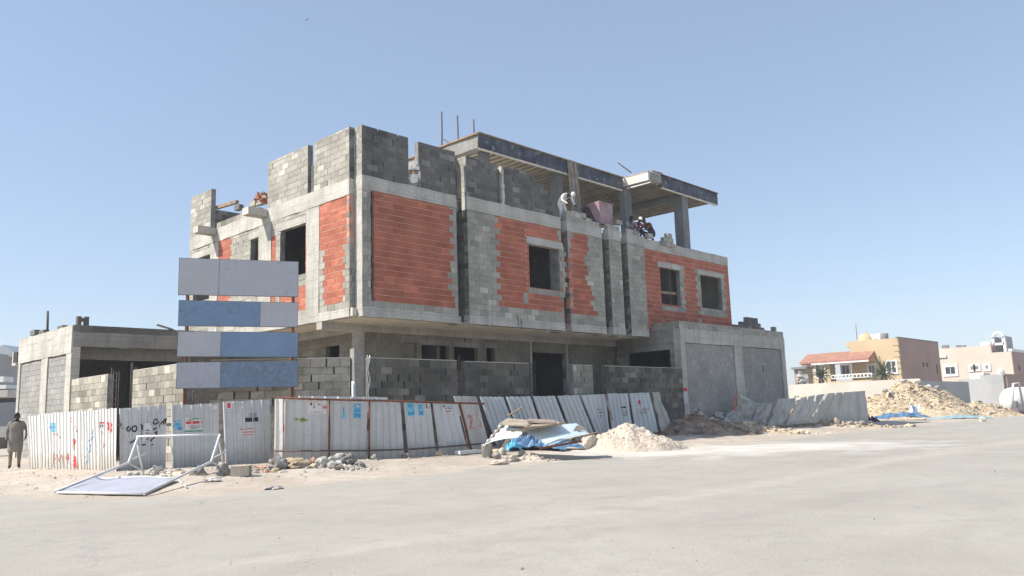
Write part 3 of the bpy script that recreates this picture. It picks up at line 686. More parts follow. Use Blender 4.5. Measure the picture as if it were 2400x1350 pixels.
wall_thing((BX, Y_(152, 892, BX)), (BX, Y_(253, 878, BX)), BW, 'sunlit grey block boundary wall standing below the open annex at far left', slot=.03)
wall_thing((BX, Y_(312, 870, BX)), (BX, 1.75), BW, 'sunlit block boundary wall running behind the left edge of the signboard', slot=.06)
wall_thing((-4.55, .87), (-1.42, -1.36), 2.98, 'beige block boundary wall crossing the plot corner behind the signboard', slot=.28)
mb = MB(CONC); A = V((-1.27, -1.47, 0)); mb.rbox((A.x - .1, A.y - .02, 0), (A.x + .12, A.y + .2, 3.25), CONCD, .01); mb.tube([A + V((-.14, -.06, .1)), A + V((-.16, -.06, 2.3))], .055, 8, WPAINT)
mb.build('corner_post', None, 'pale concrete post with a white pipe at the corner of the boundary wall', 'post')
xs = lambda px: X_(px, 845, YB)
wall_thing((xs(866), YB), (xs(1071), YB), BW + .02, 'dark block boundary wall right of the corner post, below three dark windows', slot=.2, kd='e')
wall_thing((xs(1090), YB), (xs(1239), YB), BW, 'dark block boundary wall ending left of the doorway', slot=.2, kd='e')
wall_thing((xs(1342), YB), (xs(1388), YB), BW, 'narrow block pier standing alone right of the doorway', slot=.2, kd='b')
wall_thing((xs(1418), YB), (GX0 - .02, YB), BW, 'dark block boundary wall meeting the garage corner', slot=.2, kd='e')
# rebar cages in the gaps
g = 'rebar cages in the gaps of the boundary wall'
def cage(c, w, d, h, label, mt=REBAR):
    mb = MB(mt); c = V(c)
    for sx in (-1, 1):
        for sy in (-1, 1): mb.tube([c + V((sx * w, sy * d, 0)), c + V((sx * w * rnd(.9, 1.1), sy * d, h + rnd(-.1, .15)))], .011, 5, mt)
    z = .15
    while z < h:
        q = [c + V((sx * w * 1.05, sy * d * 1.05, z + rnd(-.02, .02))) for sx, sy in ((-1, -1), (1, -1), (1, 1), (-1, 1), (-1, -1))]
        mb.tube(q, .007, 4, mt); z += .2
    return mb.build('rebar_cage', None, label, 'rebar cage', g)
cage((BX + .1, Y_(262, 900, BX), 0), .09, .09, 3.1, 'rebar column cage in the wall gap below the annex')
cage((BX + .1, Y_(305, 900, BX), 0), .06, .06, 3.1, 'thin rebar cage against the end of the wall beside the signboard')
cage((-4.68, 1.35, 0), .09, .1, 2.9, 'rebar column cage under the lower left corner of the signboard')
cage((xs(1081), YB + .1, 0), .1, .08, 3.1, 'rebar column cage between the two dark boundary walls')
cage((xs(1252), YB + .1, 0), .06, .06, 3.0, 'thin rebar cage at the left side of the doorway')
mb = MB(WPAINT); 
for s in range(2):
    mb.tube([V((xs(857) + .05 * s + .04 * math.sin(k * 1.3 + s), YB - .07 - .02 * s, 3.05 - k * .14)) for k in range(14)], .016, 5, CL_WHITE)
mb.build('hanging_rope', None, 'pale twisted rope hanging down beside the corner post', 'rope')
# ================================================================== GROUND AND ROAD
def axis_steps(lo, hi, f0, f1, st):
    out = []; x = f0
    while x <= f1 + 1e-6: out.append(x); x += st
    d = st; x = f1
    while x < hi: d *= 1.35; x += d; out.append(min(x, hi))
    d = st; x = f0
    while x > lo: d *= 1.35; x -= d; out.insert(0, max(x, lo))
    return out
GXS = axis_steps(-600, 760, -18, 46, .32); GYS = axis_steps(-600, 760, -22, 12, .32)
def seg_d(p, a, b):
    p, a, b = V(p[:2]), V(a[:2]), V(b[:2]); t = max(0, min(1, (p - a).dot(b - a) / (b - a).length_squared)); return (p - a - (b - a) * t).length
STREAK = [on_z(*q, 0) for q in ((2390, 1032), (2080, 1082), (1800, 1130), (1500, 1182), (1200, 1232), (900, 1280), (600, 1318), (330, 1345))]
TRK = [[on_z(*q, 0) for q in l] for l in (((60, 1216), (700, 1194), (1300, 1150), (1900, 1086), (2390, 1030)), ((60, 1252), (800, 1224), (1400, 1172), (2000, 1098), (2395, 1052)), ((560, 1345), (1300, 1258), (1900, 1182), (2395, 1112)), ((1000, 1345), (1700, 1246), (2395, 1150)))]
STAIN = [(on_z(*p, 0), on_z(*q, 0), r) for p, q, r in (((1800, 1084), (1930, 1082), .9), ((1960, 1072), (2010, 1072), .7), ((1395, 1168), (1460, 1164), .45), ((2080, 1002), (2230, 1000), 1.6), ((1130, 1268), (1190, 1264), .3), ((1440, 1190), (1530, 1196), .35))]
POW = [on_z(*q, 0) for q in ((1420, 1062), (1600, 1060), (1750, 1050), (1950, 1045))]
def ground_sheet(name, road):
    nx, ny = len(GXS), len(GYS); mb = MB(ground_mat(name, road)); sd = []; stv = []; pw = []; stn = []; trk = []; idx = {}
    def vid(i, j):
        if (i, j) not in idx:
            x, y = GXS[i], GYS[j]; idx[(i, j)] = len(mb.v)
            mb.v.append(V((x, y, gz(x, y) + (.004 if road else 0))))
            d = inside(x, y); sd.append(max(smooth(-1.5, 1.3, d), .8 * smooth(33, 52, x) * smooth(-9, -4, y)))
            ds = min(seg_d((x, y), a, b) for a, b in zip(STREAK, STREAK[1:])); dc = math.hypot(x - CAM.x, y - CAM.y)
            stv.append(max(0, 1 - ds / (.28 + .022 * dc)))
            trk.append(max(0, 1 - min(seg_d((x, y), p, q) for l in TRK for p, q in zip(l, l[1:])) / .42) if -24 < x < 60 and -30 < y < 4 else 0.)
            stn.append(max([max(0, 1 - seg_d((x, y), p, q) / r) for p, q, r in STAIN]))
            pw.append(max(0, 1 - min(seg_d((x, y), a, b) for a, b in zip(POW, POW[1:])) / 5.5))
        return idx[(i, j)]
    for i in range(nx - 1):
        for j in range(ny - 1):
            if road and min(inside(GXS[a], GYS[b]) for a in (i, i + 1) for b in (j, j + 1)) > 1.6: continue
            mb.face((vid(i, j), vid(i + 1, j), vid(i + 1, j + 1), vid(i, j + 1)), None, .5, True)
    if not road:
        for p in mb.v:
            if inside(p.x, p.y) < .2: p.z -= .03
    o = mb.build(name, kind='structure'); me = o.data
    for n, d in (('sandiness', sd), ('streak', stv), ('powder', pw), ('stain', stn), ('track', trk)):
        a = me.attributes.new(n, 'FLOAT', 'POINT'); a.data.foreach_set('value', d)
    return o
ground_sheet('ground', False); ground_sheet('road', True)
# loose stones of the verge, too many to count
mb = MB(ROCK, RUBG)
for _ in range(5200):
    if random.random() < .5: x, y = rnd(-10.4, -3), rnd(-6, 6)
    else: x, y = rnd(-6, 26), rnd(-7.3, -2.4)
    d = inside(x, y)
    if d < -.3 or d > 5 or random.random() > smooth(-.6, 2.2, d) + .06: continue
    s = rnd(.008, .022) * (1 if random.random() < .93 else 2.4)
    c = V((x, y, gz(x, y) + s * .3)); b = len(mb.v)
    for q in ((1, 0, 0), (-1, 0, 0), (0, 1, 0), (0, -1, 0), (0, 0, .8), (0, 0, -.8)): mb.v.append(c + V(q) * s * rnd(.6, 1.3))
    mt = ROCK if random.random() < .7 else RUBG; t = random.random()
    for f in ((0, 2, 4), (2, 1, 4), (1, 3, 4), (3, 0, 4)): mb.face([b + i for i in f], mt, t)
for _ in range(2600):
    u, v = rnd(-14, 30), rnd(6, 34); q = CAM + FLATR * u + FLATF * v; x, y = q.x, q.y
    if inside(x, y) > .2 or abs(u) > v * .7: continue
    s = rnd(.004, .011) * (1 if random.random() < .93 else 2.2); c = V((x, y, gz(x, y) + .004 + s * .3)); b = len(mb.v)
    for q in ((1, 0, 0), (-1, 0, 0), (0, 1, 0), (0, -1, 0), (0, 0, .8)): mb.v.append(c + V(q) * s * rnd(.6, 1.3))
    for f in ((0, 2, 4), (2, 1, 4), (1, 3, 4), (3, 0, 4)): mb.face([b + i for i in f], RUBG if random.random() < .6 else ROCK, random.random())
mb.build('gravel', None, 'loose stones strewn over the sandy verge', 'gravel', kind='stuff')

# ================================================================== CORRUGATED HOARDINGS
def quad_fn(bl, br, tr, tl, ribs, depth=.03, bend=.02, seed=0, buckle=0.):
    bl, br, tr, tl = map(V, (bl, br, tr, tl)); n = (br - bl).cross(tl - bl).normalized()
    if n.dot(CAM - bl) < 0: n = -n
    def prof(u):
        f = (u * ribs) % 1.
        return depth * (0 if f > .34 or f < 0 else min(1, min(f, .34 - f) / .09))
    def P(u, v, off=0.):
        p = (bl * (1 - u) + br * u) * (1 - v) + (tl * (1 - u) + tr * u) * v
        b = bend * noise.noise(V((u * 2 + seed * 7, v * 1.6, seed))) * 2 + buckle * noise.noise(V((u * 4.2 + seed, v * 3.7, seed * 3)))
        return p + n * (prof(u) + b + off)
    return P
def sheet(parent, q, ribs, mt, bend=.02, seed=0, depth=.03, buckle=0., label=None, nv=7, ragged=.012):
    P = quad_fn(*q, ribs, depth, bend, seed, buckle); us = set([0., 1.])
    for k in range(int(ribs) + 2):
        for f in (0, .09, .25, .34): 
            u = (k + f) / ribs
            if 0 < u < 1: us.add(round(u, 5))
    us = sorted(us); mb = MB(mt); b = 0
    for j in range(nv + 1):
        for i, u in enumerate(us):
            v = j / nv
            if j in (0, nv): v += ragged * noise.noise(V((u * 6, j, seed)))
            mb.v.append(P(u, v))
    w = len(us)
    for j in range(nv):
        for i in range(w - 1): a = j * w + i; mb.face((a, a + 1, a + w + 1, a + w), mt)
    o = mb.build('sheet', parent, label)
    s = o.modifiers.new('thick', 'SOLIDIFY'); s.thickness = .004; s.offset = -1
    return o, P
def patch(P, parent, name, cells, off=.006):
    """flat prints and stickers: (u0,v0,u1,v1,material) laid on the sheet"""
    mb = MB()
    for i, (u0, v0, u1, v1, mt) in enumerate(cells):
        mb.grid(lambda a, b: P(u0 + (u1 - u0) * a, v0 + (v1 - v0) * b, off + .0012 * i), 10, 3, mt, False)
    return mb.build(name, parent)
def strokes(P, parent, name, lines, w, mt, asp=1., off=.007):
    mb = MB(mt)
    for ln in lines:
        pts = []
        for a, b in zip(ln, ln[1:]):
            for k in range(5): pts.append((a[0] + (b[0] - a[0]) * k / 5, a[1] + (b[1] - a[1]) * k / 5))
        pts.append(ln[-1]); b0 = len(mb.v)
        for i, p in enumerate(pts):
            q = pts[min(i + 1, len(pts) - 1)]; r = pts[max(i - 1, 0)]; d = V(((q[0] - r[0]) * asp, q[1] - r[1])); d.normalize()
            wn = w * rnd(.8, 1.15)
            for s in (-1, 1): mb.v.append(P(p[0] - d.y * wn * s / asp, p[1] + d.x * wn * s, off))
        for i in range(len(pts) - 1): a = b0 + 2 * i; mb.face((a, a + 1, a + 3, a + 2), mt)
    return mb.build(name, parent)
def blot(P, parent, cells, mt, name='graffiti', off=.007):
    mb = MB(mt)
    for (u, v, ru, rv) in cells:
        b = len(mb.v); mb.v.append(P(u, v, off)); n = 18
        for k in range(n):
            a = 2 * math.pi * k / n; r = rnd(.6, 1.2); mb.v.append(P(u + ru * r * math.cos(a), v + rv * r * math.sin(a), off))
        for k in range(n): mb.face((b, b + 1 + k, b + 1 + (k + 1) % n), mt)
    return mb.build(name, parent)
def posters(u0, v0, u1, v1, bars, bg=PAPER):
    out = [(u0, v0, u1, v1, bg)] if bg else []
    for (a, b, c, d, mt) in bars: out.append((u0 + (u1 - u0) * a, v0 + (v1 - v0) * b, u0 + (u1 - u0) * c, v0 + (v1 - v0) * d, mt))
    return out
GR_ = on_ground
FD = [(270, 19.3), (635, 20.9), (645, 20.5), (773, 20.85), (860, 21.1), (948, 21.4), (1023, 21.9), (1098, 22.6), (1150, 23.2)]
def fdepth(px):
    for (p, q), (r, s) in zip(FD, FD[1:]):
        if px <= r: return q + (s - q) * max(0, px - p) / (r - p)
    return FD[-1][1]
def fpt(px, py, dd=0.): return at(px, py, fdepth(px) + dd)
def upright(px, pyb, pyt, dx=0.):
    b = fpt(px, pyb); d = depth_of(b); return b, at(px + dx, pyt, d)

# --- run along the side street, in full sun
h1 = thing('metal_hoarding', GR_(165, 1100), 'bright sunlit ribbed metal hoarding with red and blue spray marks at left', 'fence')
L1 = at(273, 1111, 19.2); L0 = on_x(70, 1097, L1.x - .15); T0 = at(66, 974, depth_of(L0)); T1 = at(274, 958, depth_of(L1))
def lp(t): return L0.lerp(L1, t), T0.lerp(T1, t)
cut = [0, .15, .56, .79, 1.]
# parameter runs with depth, so convert picture fractions through the projection
def px_of(p): d = p - CAM; return 1200 + FPX * d.dot(RR) / d.dot(FF)
def t_at(px):
    a, b = 0., 1.
    for _ in range(40):
        m = (a + b) / 2
        if px_of(lp(m)[0].lerp(lp(m)[1], .5)) < px: a = m
        else: b = m
    return a
SL = []
for i, (pa, pb, rb) in enumerate(((68, 94, 4), (96, 189, 12), (190, 231, 6), (233, 273, 6))):
    (b0, t0), (b1, t1) = lp(t_at(pa)), lp(t_at(pb)); j = V((rnd(-.02, .02), 0, rnd(-.02, .02)))
    SL.append(sheet(h1, (b0, b1, t1 + j, t0 + j), rb, SHEETW, .015, i + 1, .026))
mb = MB(RUSTY)
for t in (.02, .33, .62, .93):
    b, tt = lp(t); mb.tube([b + V((.16, .05, -.2)), tt + V((.14, .05, -.1))], .03, 6, TIMB)
mb.build('post', h1)
mb = MB(TIMB); mb.bar(lp(0)[0].lerp(lp(0)[1], .75) + V((.1, 0, 0)), lp(1)[0].lerp(lp(1)[1], .75) + V((.1, 0, 0)), .05, .07, TIMB); mb.build('rail', h1)
o, P = SL[1]
patch(P, o, 'sticker', posters(.17, .66, .42, .84, [(.0, .5, .45, .75, PAPER), (.45, .05, .9, .95, CYAN), (.4, .4, 1., .6, BLUP)], None))
strokes(P, o, 'graffiti', [[(.35, .62), (.42, .64), (.5, .6), (.55, .55)], [(.5, .55), (.48, .4), (.52, .3)], [(.3, .05), (.36, .18), (.46, .28)]], .008, REDF, 2.2)
strokes(P, o, 'graffiti', [[(.33, .04), (.36, .3)], [(.4, .1), (.42, .3), (.5, .12), (.55, .28)], [(.58, .05), (.6, .26)], [(.66, .2), (.72, .3), (.7, .12)]], .012, REDF, 2.2)
blot(P, o, [(.86, .5, .03, .05), (.80, .83, .018, .012), (.93, .68, .015, .02), (.87, .2, .05, .06), (.9, .10, .06, .05), (.72, .22, .03, .03), (.84, .42, .01, .04)], RED)
strokes(P, o, 'graffiti', [[(.78, .9), (.82, .86)], [(.88, .76), (.94, .66)], [(.84, .52), (.87, .46), (.86, .36)]], .007, RED, 2.2)
o, P = SL[2]
strokes(P, o, 'graffiti', [[(.30, .08), (.34, .14), (.45, .2), (.42, .28), (.55, .34)], [(.48, .3), (.6, .36), (.56, .44), (.68, .47)], [(.6, .42), (.72, .56), (.78, .6)], [(.72, .62), (.8, .7)],
    [(.3, .42), (.5, .36)], [(.42, .5), (.56, .52)], [(.8, .5), (.84, .58)], [(.34, .2), (.24, .26)]], .009, BLUP, 1.)
o, P = SL[3]
blot(P, o, [(.62, .73, .16, .06), (.68, .66, .1, .04)], RED)
patch(P, o, 'poster', posters(.1, .7, .38, .80, [(.0, .75, 1, 1, RED), (.3, .2, .7, .6, BLK), (0, 0, .12, 1, RED)]))
strokes(P, o, 'graffiti', [[(.22, .66), (.3, .6), (.28, .5), (.4, .44), (.34, .4)]], .007, REDF, 1.)

# --- run across the plot corner, in shade
h2 = thing('metal_hoarding', GR_(455, 1098), 'grey ribbed metal hoarding with black Arabic spray writing across the plot corner', 'fence')
def vs(pl, pr, yb, yt):       # sheet from four picture points standing on the ground
    bl, br = fpt(pl[0], yb[0]), fpt(pr[0], yb[1])
    return bl, br, at(pr[1], yt[1], depth_of(br)), at(pl[1], yt[0], depth_of(bl))
CO = []
for i, (pl, pr, yb, yt, rb) in enumerate((((280, 279), (388, 390), (1107, 1100), (957, 950), 5), ((403, 401), (512, 513), (1100, 1096), (950, 945), 5), ((528, 522), (635, 632), (1094, 1086), (942, 936), 5))):
    CO.append(sheet(h2, vs(pl, pr, yb, yt), rb, SHEET, .02, i + 11, .04))
mb = MB(TIMB)
for px in (330, 455, 580):
    b, t = upright(px, 1098, 965); k = FLATF * .2; mb.tube([b + k - V((0, 0, .2)), t + k], .03, 6, TIMB)
mb.build('post', h2)
mb = MB(TIMB); a = fpt(282, 1000, .2); b = fpt(630, 985, .2); mb.bar(a, b, .04, .07, TIMBG); mb.build('rail', h2)
o, P = CO[0]
AR = .75
strokes(P, o, 'graffiti', [[(.07, .685), (.085, .68)],
    [(.18, .70), (.155, .665), (.18, .635), (.22, .64), (.235, .67), (.215, .70), (.18, .70)], [(.31, .71), (.27, .67), (.28, .635), (.33, .62), (.37, .65), (.36, .70), (.31, .71)],
    [(.44, .74), (.48, .70), (.475, .645)],
    [(.75, .79), (.72, .74), (.76, .71), (.82, .745), (.80, .79), (.75, .79)], [(.82, .76), (.86, .70), (.845, .66)], [(.88, .71), (.93, .76), (.955, .70)], [(.955, .79), (.985, .72), (1., .80)],
    [(.24, .46), (.30, .47), (.36, .51), (.38, .55)], [(.36, .53), (.44, .545), (.42, .57)], [(.24, .46), (.22, .445)],
    [(.66, .46), (.74, .51), (.80, .555), (.76, .58), (.81, .60)], [(.70, .63), (.79, .655)], [(.33, .41), (.42, .42)], [(.68, .40), (.72, .405)], [(.48, .405), (.56, .41)]], .011, BLK, AR)
mb = MB(PAPER)     # torn leaf of paper hanging from the sheet
mb.grid(lambda a, b: P(.48 + .2 * a * (.35 + b * 1.2 if b < .6 else 1.6 - b) + .05 * b, .47 + .28 * b, .03 + .05 * math.sin(b * 3)), 5, 7, PAPER)
for k in range(4): mb.grid(lambda a, b: P(.54 + .09 * a, .5 + .045 * k + .012 * b, .105 + .002 * k), 3, 1, BLK, False)
mb.build('torn_poster', o)
strokes(P, o, 'torn_paper', [[(.55, .75), (.57, .85), (.60, .97)]], .012, PAPER, AR)
o, P = CO[1]
patch(P, o, 'sticker', posters(.02, .60, .22, .78, [(.1, .75, .9, .9, CYAN), (0, .3, .95, .5, CYAN), (.3, .5, .8, .66, BLUP), (.5, .05, 1, .35, BLUP)], None))
patch(P, o, 'poster', posters(.28, .56, .66, .80, [(.25, .86, .95, .95, GRN), (.05, .58, 1, .74, RED), (.2, .40, .95, .45, REDF), (.3, .28, .9, .33, GRN), (0, .06, 1, .16, GRN), (.1, .8, .4, .83, RED)]))
patch(P, o, 'sticker', [(.84, .91, .97, .97, PAPER)])
o, P = CO[2]
patch(P, o, 'poster', posters(.04, .86, .2, 1., [(.3, .3, .75, .85, RED), (.1, .1, .9, .16, REDF)]))
strokes(P, o, 'torn_paper', [[(.30, .74), (.36, .82), (.42, .94)]], .02, PAPER, .75)
patch(P, o, 'sticker', posters(.46, .66, .74, .76, [(0, .1, 1, .75, BLK), (.3, .9, .9, .97, EDGE), (.3, 1.1, .9, 1.2, EDGE), (.3, 1.35, .9, 1.42, EDGE)], None))
patch(P, o, 'sticker', posters(.34, .44, .66, .57, [(0, .85, 1, 1, REDF), (.1, .5, .95, .64, REDF), (.15, .2, .9, .3, REDF)], PAPER))

# --- run in front of the long facade, still upright
h3 = thing('metal_hoarding', GR_(860, 1080), 'grey metal hoarding with rusty pipe rails, blue stickers and a painted red 25', 'fence')
R3 = []
for i, (pl, pr, yb, yt, rb, mt) in enumerate((((642, 645), (661, 663), (1083, 1080), (935, 932), 1, SHEETW), ((662, 664), (773, 775), (1083, 1081), (932, 935), 5, SHEET), ((774, 776), (858, 862), (1081, 1080), (935, 938), 4, SHEET),
     ((859, 863), (948, 938), (1080, 1076), (938, 942), 5, SHEET), ((958, 947), (1023, 1008), (1075, 1070), (942, 943), 4, SHEET), ((1032, 1014), (1098, 1068), (1068, 1063), (943, 944), 4, SHEET), ((1102, 1072), (1150, 1120), (1062, 1058), (942, 942), 1, SHEETR))):
    R3.append(sheet(h3, vs(pl, pr, yb, yt), rb, mt, .015, i + 21, -.022 if 0 < i < 6 else .03))
mb = MB(RUSTY); pts = []
for px, py, yb in ((648, 932, 1083), (760, 936, 1080), (900, 939, 1078), (1010, 943, 1072), (1135, 946, 1060)):
    pts.append(fpt(px, py, -.1))
mb.tube(pts, .028, 7, RUSTY); mb.build('rail', h3)
mb = MB(RUSTY); pts = []
for px, py, yb in ((645, 1057, 1083), (860, 1056, 1080), (960, 1053, 1075), (1060, 1046, 1066), (1130, 1040, 1060)):
    pts.append(fpt(px, py, -.14))
mb.tube(pts, .022, 7, REBAR); mb.build('rail', h3)
mb = MB()
for px, c in ((771, RUSTY), (865, RUSTY), (668, TIMB)):
    b = fpt(px, 1082, -.07); mb.tube([b, fpt(px + 1, 940, -.07)], .024, 6, SHEETR if c is TIMB else c)
mb.build('post', h3)
o, P = sheet(h3, [fpt(690, 975, .5), fpt(916, 975, .5), fpt(908, 931, .5), fpt(700, 928, .5)], 7, SHEETW, .02, 91, .03, .02)
blot(P, o, [(.87, .72, .06, .2)], BLUP, 'sticker')
o, P = R3[1]
blot(P, o, [(.40, .66, .06, .035), (.28, .67, .03, .03)], OLV)
patch(P, o, 'sticker', [(.23, .655, .32, .67, OLV), (.36, .64, .52, .665, OLV)])
patch(P, o, 'poster', posters(.52, .76, .92, .97, [(.1, .88, .5, .94, REDF), (.12, .62, .34, .80, BLK), (.5, .66, .68, .74, EDGE), (.72, .4, 1, .62, REDF), (.3, .42, .36, .58, EDGE), (.1, .1, .8, .14, EDGE)]))
blot(P, o, [(.985, .93, .02, .02), (.99, .5, .02, .06), (.02, .52, .02, .06)], RED)
o, P = R3[2]
patch(P, o, 'sticker', posters(.28, .7, .42, .9, [(.35, .2, .6, .9, BLUP), (0, 0, 1, .25, CYAN)], None)); patch(P, o, 'sticker', posters(.62, .70, .82, .93, [(.2, .72, .8, 1, BLUP), (.3, .78, .7, .92, PAPER), (.1, .42, .9, .68, BLUP), (.05, .05, .95, .32, BLUP)], CYAN))
o, P = R3[4]
patch(P, o, 'sticker', posters(.1, .76, .36, .98, [(.2, .62, .75, .95, BLUP), (.05, .05, .95, .3, BLUP), (.3, .4, .9, .55, CYAN)], CYAN)); patch(P, o, 'sticker', posters(.52, .76, .7, .97, [(.2, .6, .8, .9, BLUP), (.1, .05, .8, .35, BLUP)], CYAN))
patch(P, o, 'poster', posters(.76, .86, .98, .985, [(.2, .2, .45, .9, BLK), (.6, .5, .9, .6, EDGE), (.6, .2, .8, .4, EDGE)]))
o, P = R3[5]
patch(P, o, 'poster', posters(.4, .80, .78, .97, [(.05, .65, .2, .9, BLK), (.3, .75, .9, .82, EDGE), (.2, .5, 1, .6, BLK), (.2, .1, .8, .3, REDF)]))
o, P = R3[6]
strokes(P, o, 'painted_number', [[(.28, .68), (.36, .73), (.46, .71), (.48, .65), (.36, .56), (.26, .48), (.52, .48)], [(.84, .73), (.62, .73), (.60, .63), (.76, .64), (.84, .57), (.76, .49), (.58, .48)]], .020, REDF, .32)
strokes(P, o, 'rust_stain', [[(.05, .98), (.06, .6), (.05, .3), (.06, .0)]], .016, RUSTY, .35)
o, P = R3[3]
strokes(P, o, 'rust_stain', [[(.02, .8), (.035, .7), (.02, .6), (.03, .5)]], .03, RUSTY, .8)

# --- stretch that leans over to the left, half buried by the sand heap
h4 = thing('leaning_hoarding', on_y(1300, 1030, -2.8), 'row of grey ribbed sheets all leaning left behind the sand heap', 'fence')
YH = -2.75
tops = [(1122, 930), (1181, 930), (1185, 930), (1242, 929), (1246, 929), (1300, 928), (1304, 928), (1357, 926), (1361, 926), (1417, 924), (1421, 923), (1470, 922), (1474, 922), (1522, 920), (1526, 920), (1543, 919)]
bots = [(1168, 1052), (1222, 1049), (1229, 1049), (1283, 1045), (1291, 1045), (1343, 1042), (1352, 1041), (1398, 1036), (1406, 1036), (1433, 1030), (1440, 1029), (1486, 1022), (1492, 1021), (1543, 1012), (1551, 1011), (1577, 1001)]
H4 = []
for i in range(8):
    q = [on_y(*bots[2 * i], YH), on_y(*bots[2 * i + 1], YH), on_y(*tops[2 * i + 1], YH + .18), on_y(*tops[2 * i], YH + .18)]
    H4.append(sheet(h4, q, 5 if i < 7 else 2, SHEET if i < 7 else SHEETD, .03, i + 41, .05, .02 if i < 7 else .12))
q = [on_y(1075, 975, YH + .35), on_y(1130, 975, YH + .35), on_y(1116, 929, YH + .35), on_y(1062, 928, YH + .35)]
sheet(h4, q, 5, SHEETR, .03, 77, .035)
mb = MB(TIMB); mb.bar(on_y(1417, 924, YH - .06), on_y(1436, 985, YH - .5), .07, .03, TIMBG); mb.bar(on_y(1190, 975, YH - .3), on_y(1226, 953, YH - .1), .05, .03, TIMB); mb.build('timber_strip', h4)
o, P = H4[5]; patch(P, o, 'sticker', [(.58, .66, .8, .70, BLK), (.58, .58, .86, .60, EDGE), (.58, .53, .86, .55, EDGE), (.58, .48, .8, .5, EDGE)])
o, P = H4[6]; blot(P, o, [(.42, .78, .09, .07)], RED); patch(P, o, 'sticker', [(.35, .56, .8, .58, EDGE), (.5, .6, .9, .62, REDF), (.3, .5, .7, .52, EDGE)])
o, P = H4[4]; patch(P, o, 'sticker', [(.45, .66, .75, .69, EDGE), (.5, .6, .8, .62, EDGE), (.45, .52, .75, .54, EDGE)])
o, P = H4[2]; blot(P, o, [(.5, .82, .05, .03), (.75, .9, .04, .03)], PAPER)

# --- crumpled sheet and sagging sheets before the garage
def dq(*pts): return [at(*p) for p in pts]
h5 = thing('crumpled_hoarding', at(1760, 992, 37), 'crumpled metal sheet with a red edge post in front of the garage', 'fence')
sheet(h5, dq((1724, 990, 37), (1766, 994, 36.8), (1780, 946, 37.4), (1729, 922, 37.3)), 8, SHEETD, .02, 61, .03, .22, nv=10)
sheet(h5, dq((1762, 998, 36.6), (1790, 1002, 36.6), (1812, 946, 37.2), (1776, 944, 37.1)), 6, SHEETD, .02, 63, .03, .35, nv=10)
mb = MB(RUSTY); mb.bar(at(1719, 995, 37), at(1725, 924, 37.3), .14, .1, REDF); mb.build('post', h5)
h6 = thing('sagging_hoarding', at(1930, 993, 40), 'sagging grey metal hoarding slanting right beside the rubble heap', 'fence')
sheet(h6, dq((1800, 1000, 36.6), (1838, 997, 37), (1870, 932, 37.8), (1822, 936, 37.5)), 4, SHEETD, .04, 64, .05, .2, nv=9)
sheet(h6, dq((1840, 997, 37), (1896, 991, 38), (1932, 923, 38.8), (1872, 933, 37.8)), 3, SHEETD, .04, 65, .07, .1, nv=9)
sheet(h6, dq((1898, 991, 38), (2036, 987, 41), (2028, 916, 41.4), (1934, 922, 38.8)), 5, SHEETD, .03, 66, .08, .04)

# ================================================================== SIGNBOARD behind the hoarding
bd = (math.cos(.40), math.sin(.40))
sdir = (FLATR * bd[0] + FLATF * bd[1]).normalized(); sn = sdir.cross(V((0, 0, 1))).normalized()
if sn.dot(CAM) > sn.dot(V((-5, 0, 0))): pass
S0 = at(419, 760, 21.7); S0.z = 0
def sp(px, py):
    d = ray(px, py); t = (S0 - CAM).dot(sn) / d.dot(sn); return CAM + d * t
sign = thing('signboard', S0 + sdir * 1.6, 'tall signboard of four faded grey and blue boards on two posts', 'sign')
back = -sn if sn.dot(CAM - S0) > 0 else sn
fr_ = -back
for px in (438, 687):
    p = sp(px, 760); mb = MB(RUSTY); p.z = 0; t = sp(px, 612); mb.tube([p + back * .07, V((p.x, p.y, t.z)) + back * .07], .05, 8, RUSTY); mb.build('post', sign)
for (tl, tr, br, bl, split, ma, mb_) in (((420, 604), (700, 613), (699, 696), (417, 691), 511, LAV, LAVS), ((419, 703), (699, 709), (698, 767), (417, 764), 607, BLUS, LAV),
        ((417, 776), (699, 779), (698, 837), (414, 836), 515, LAV, BLU), ((415, 849), (698, 845), (698, 907), (412, 911), 514, LAVS, BLUW)):
    TL, TR, BR, BL = sp(*tl), sp(*tr), sp(*br), sp(*bl)
    def slab(p4, th, mt, off=0.):
        m = MB(mt); q = [p + back * th for p in p4] ; f = [p + fr_ * off for p in p4]
        m.hexa([f[0], f[1], q[1], q[0], f[3], f[2], q[2], q[3]], mt); return m
    u = (split - tl[0]) / (tr[0] - tl[0])
    TM, BM = TL.lerp(TR, u), BL.lerp(BR, u)
    brd = slab((BL, BR, TR, TL), .05, EDGE).build('board', sign)
    e = .012
    hz = (TR - TL).normalized() * e; vt = (TL - BL).normalized() * e
    slab((BL + hz + vt, BM - hz * .6 + vt, TM - hz * .6 - vt, TL + hz - vt), 0.0, ma, .004).build('panel', brd)
    slab((BM + hz * .6 + vt, BR - hz + vt, TR - hz - vt, TM + hz * .6 - vt), 0.0, mb_, .004).build('panel', brd)

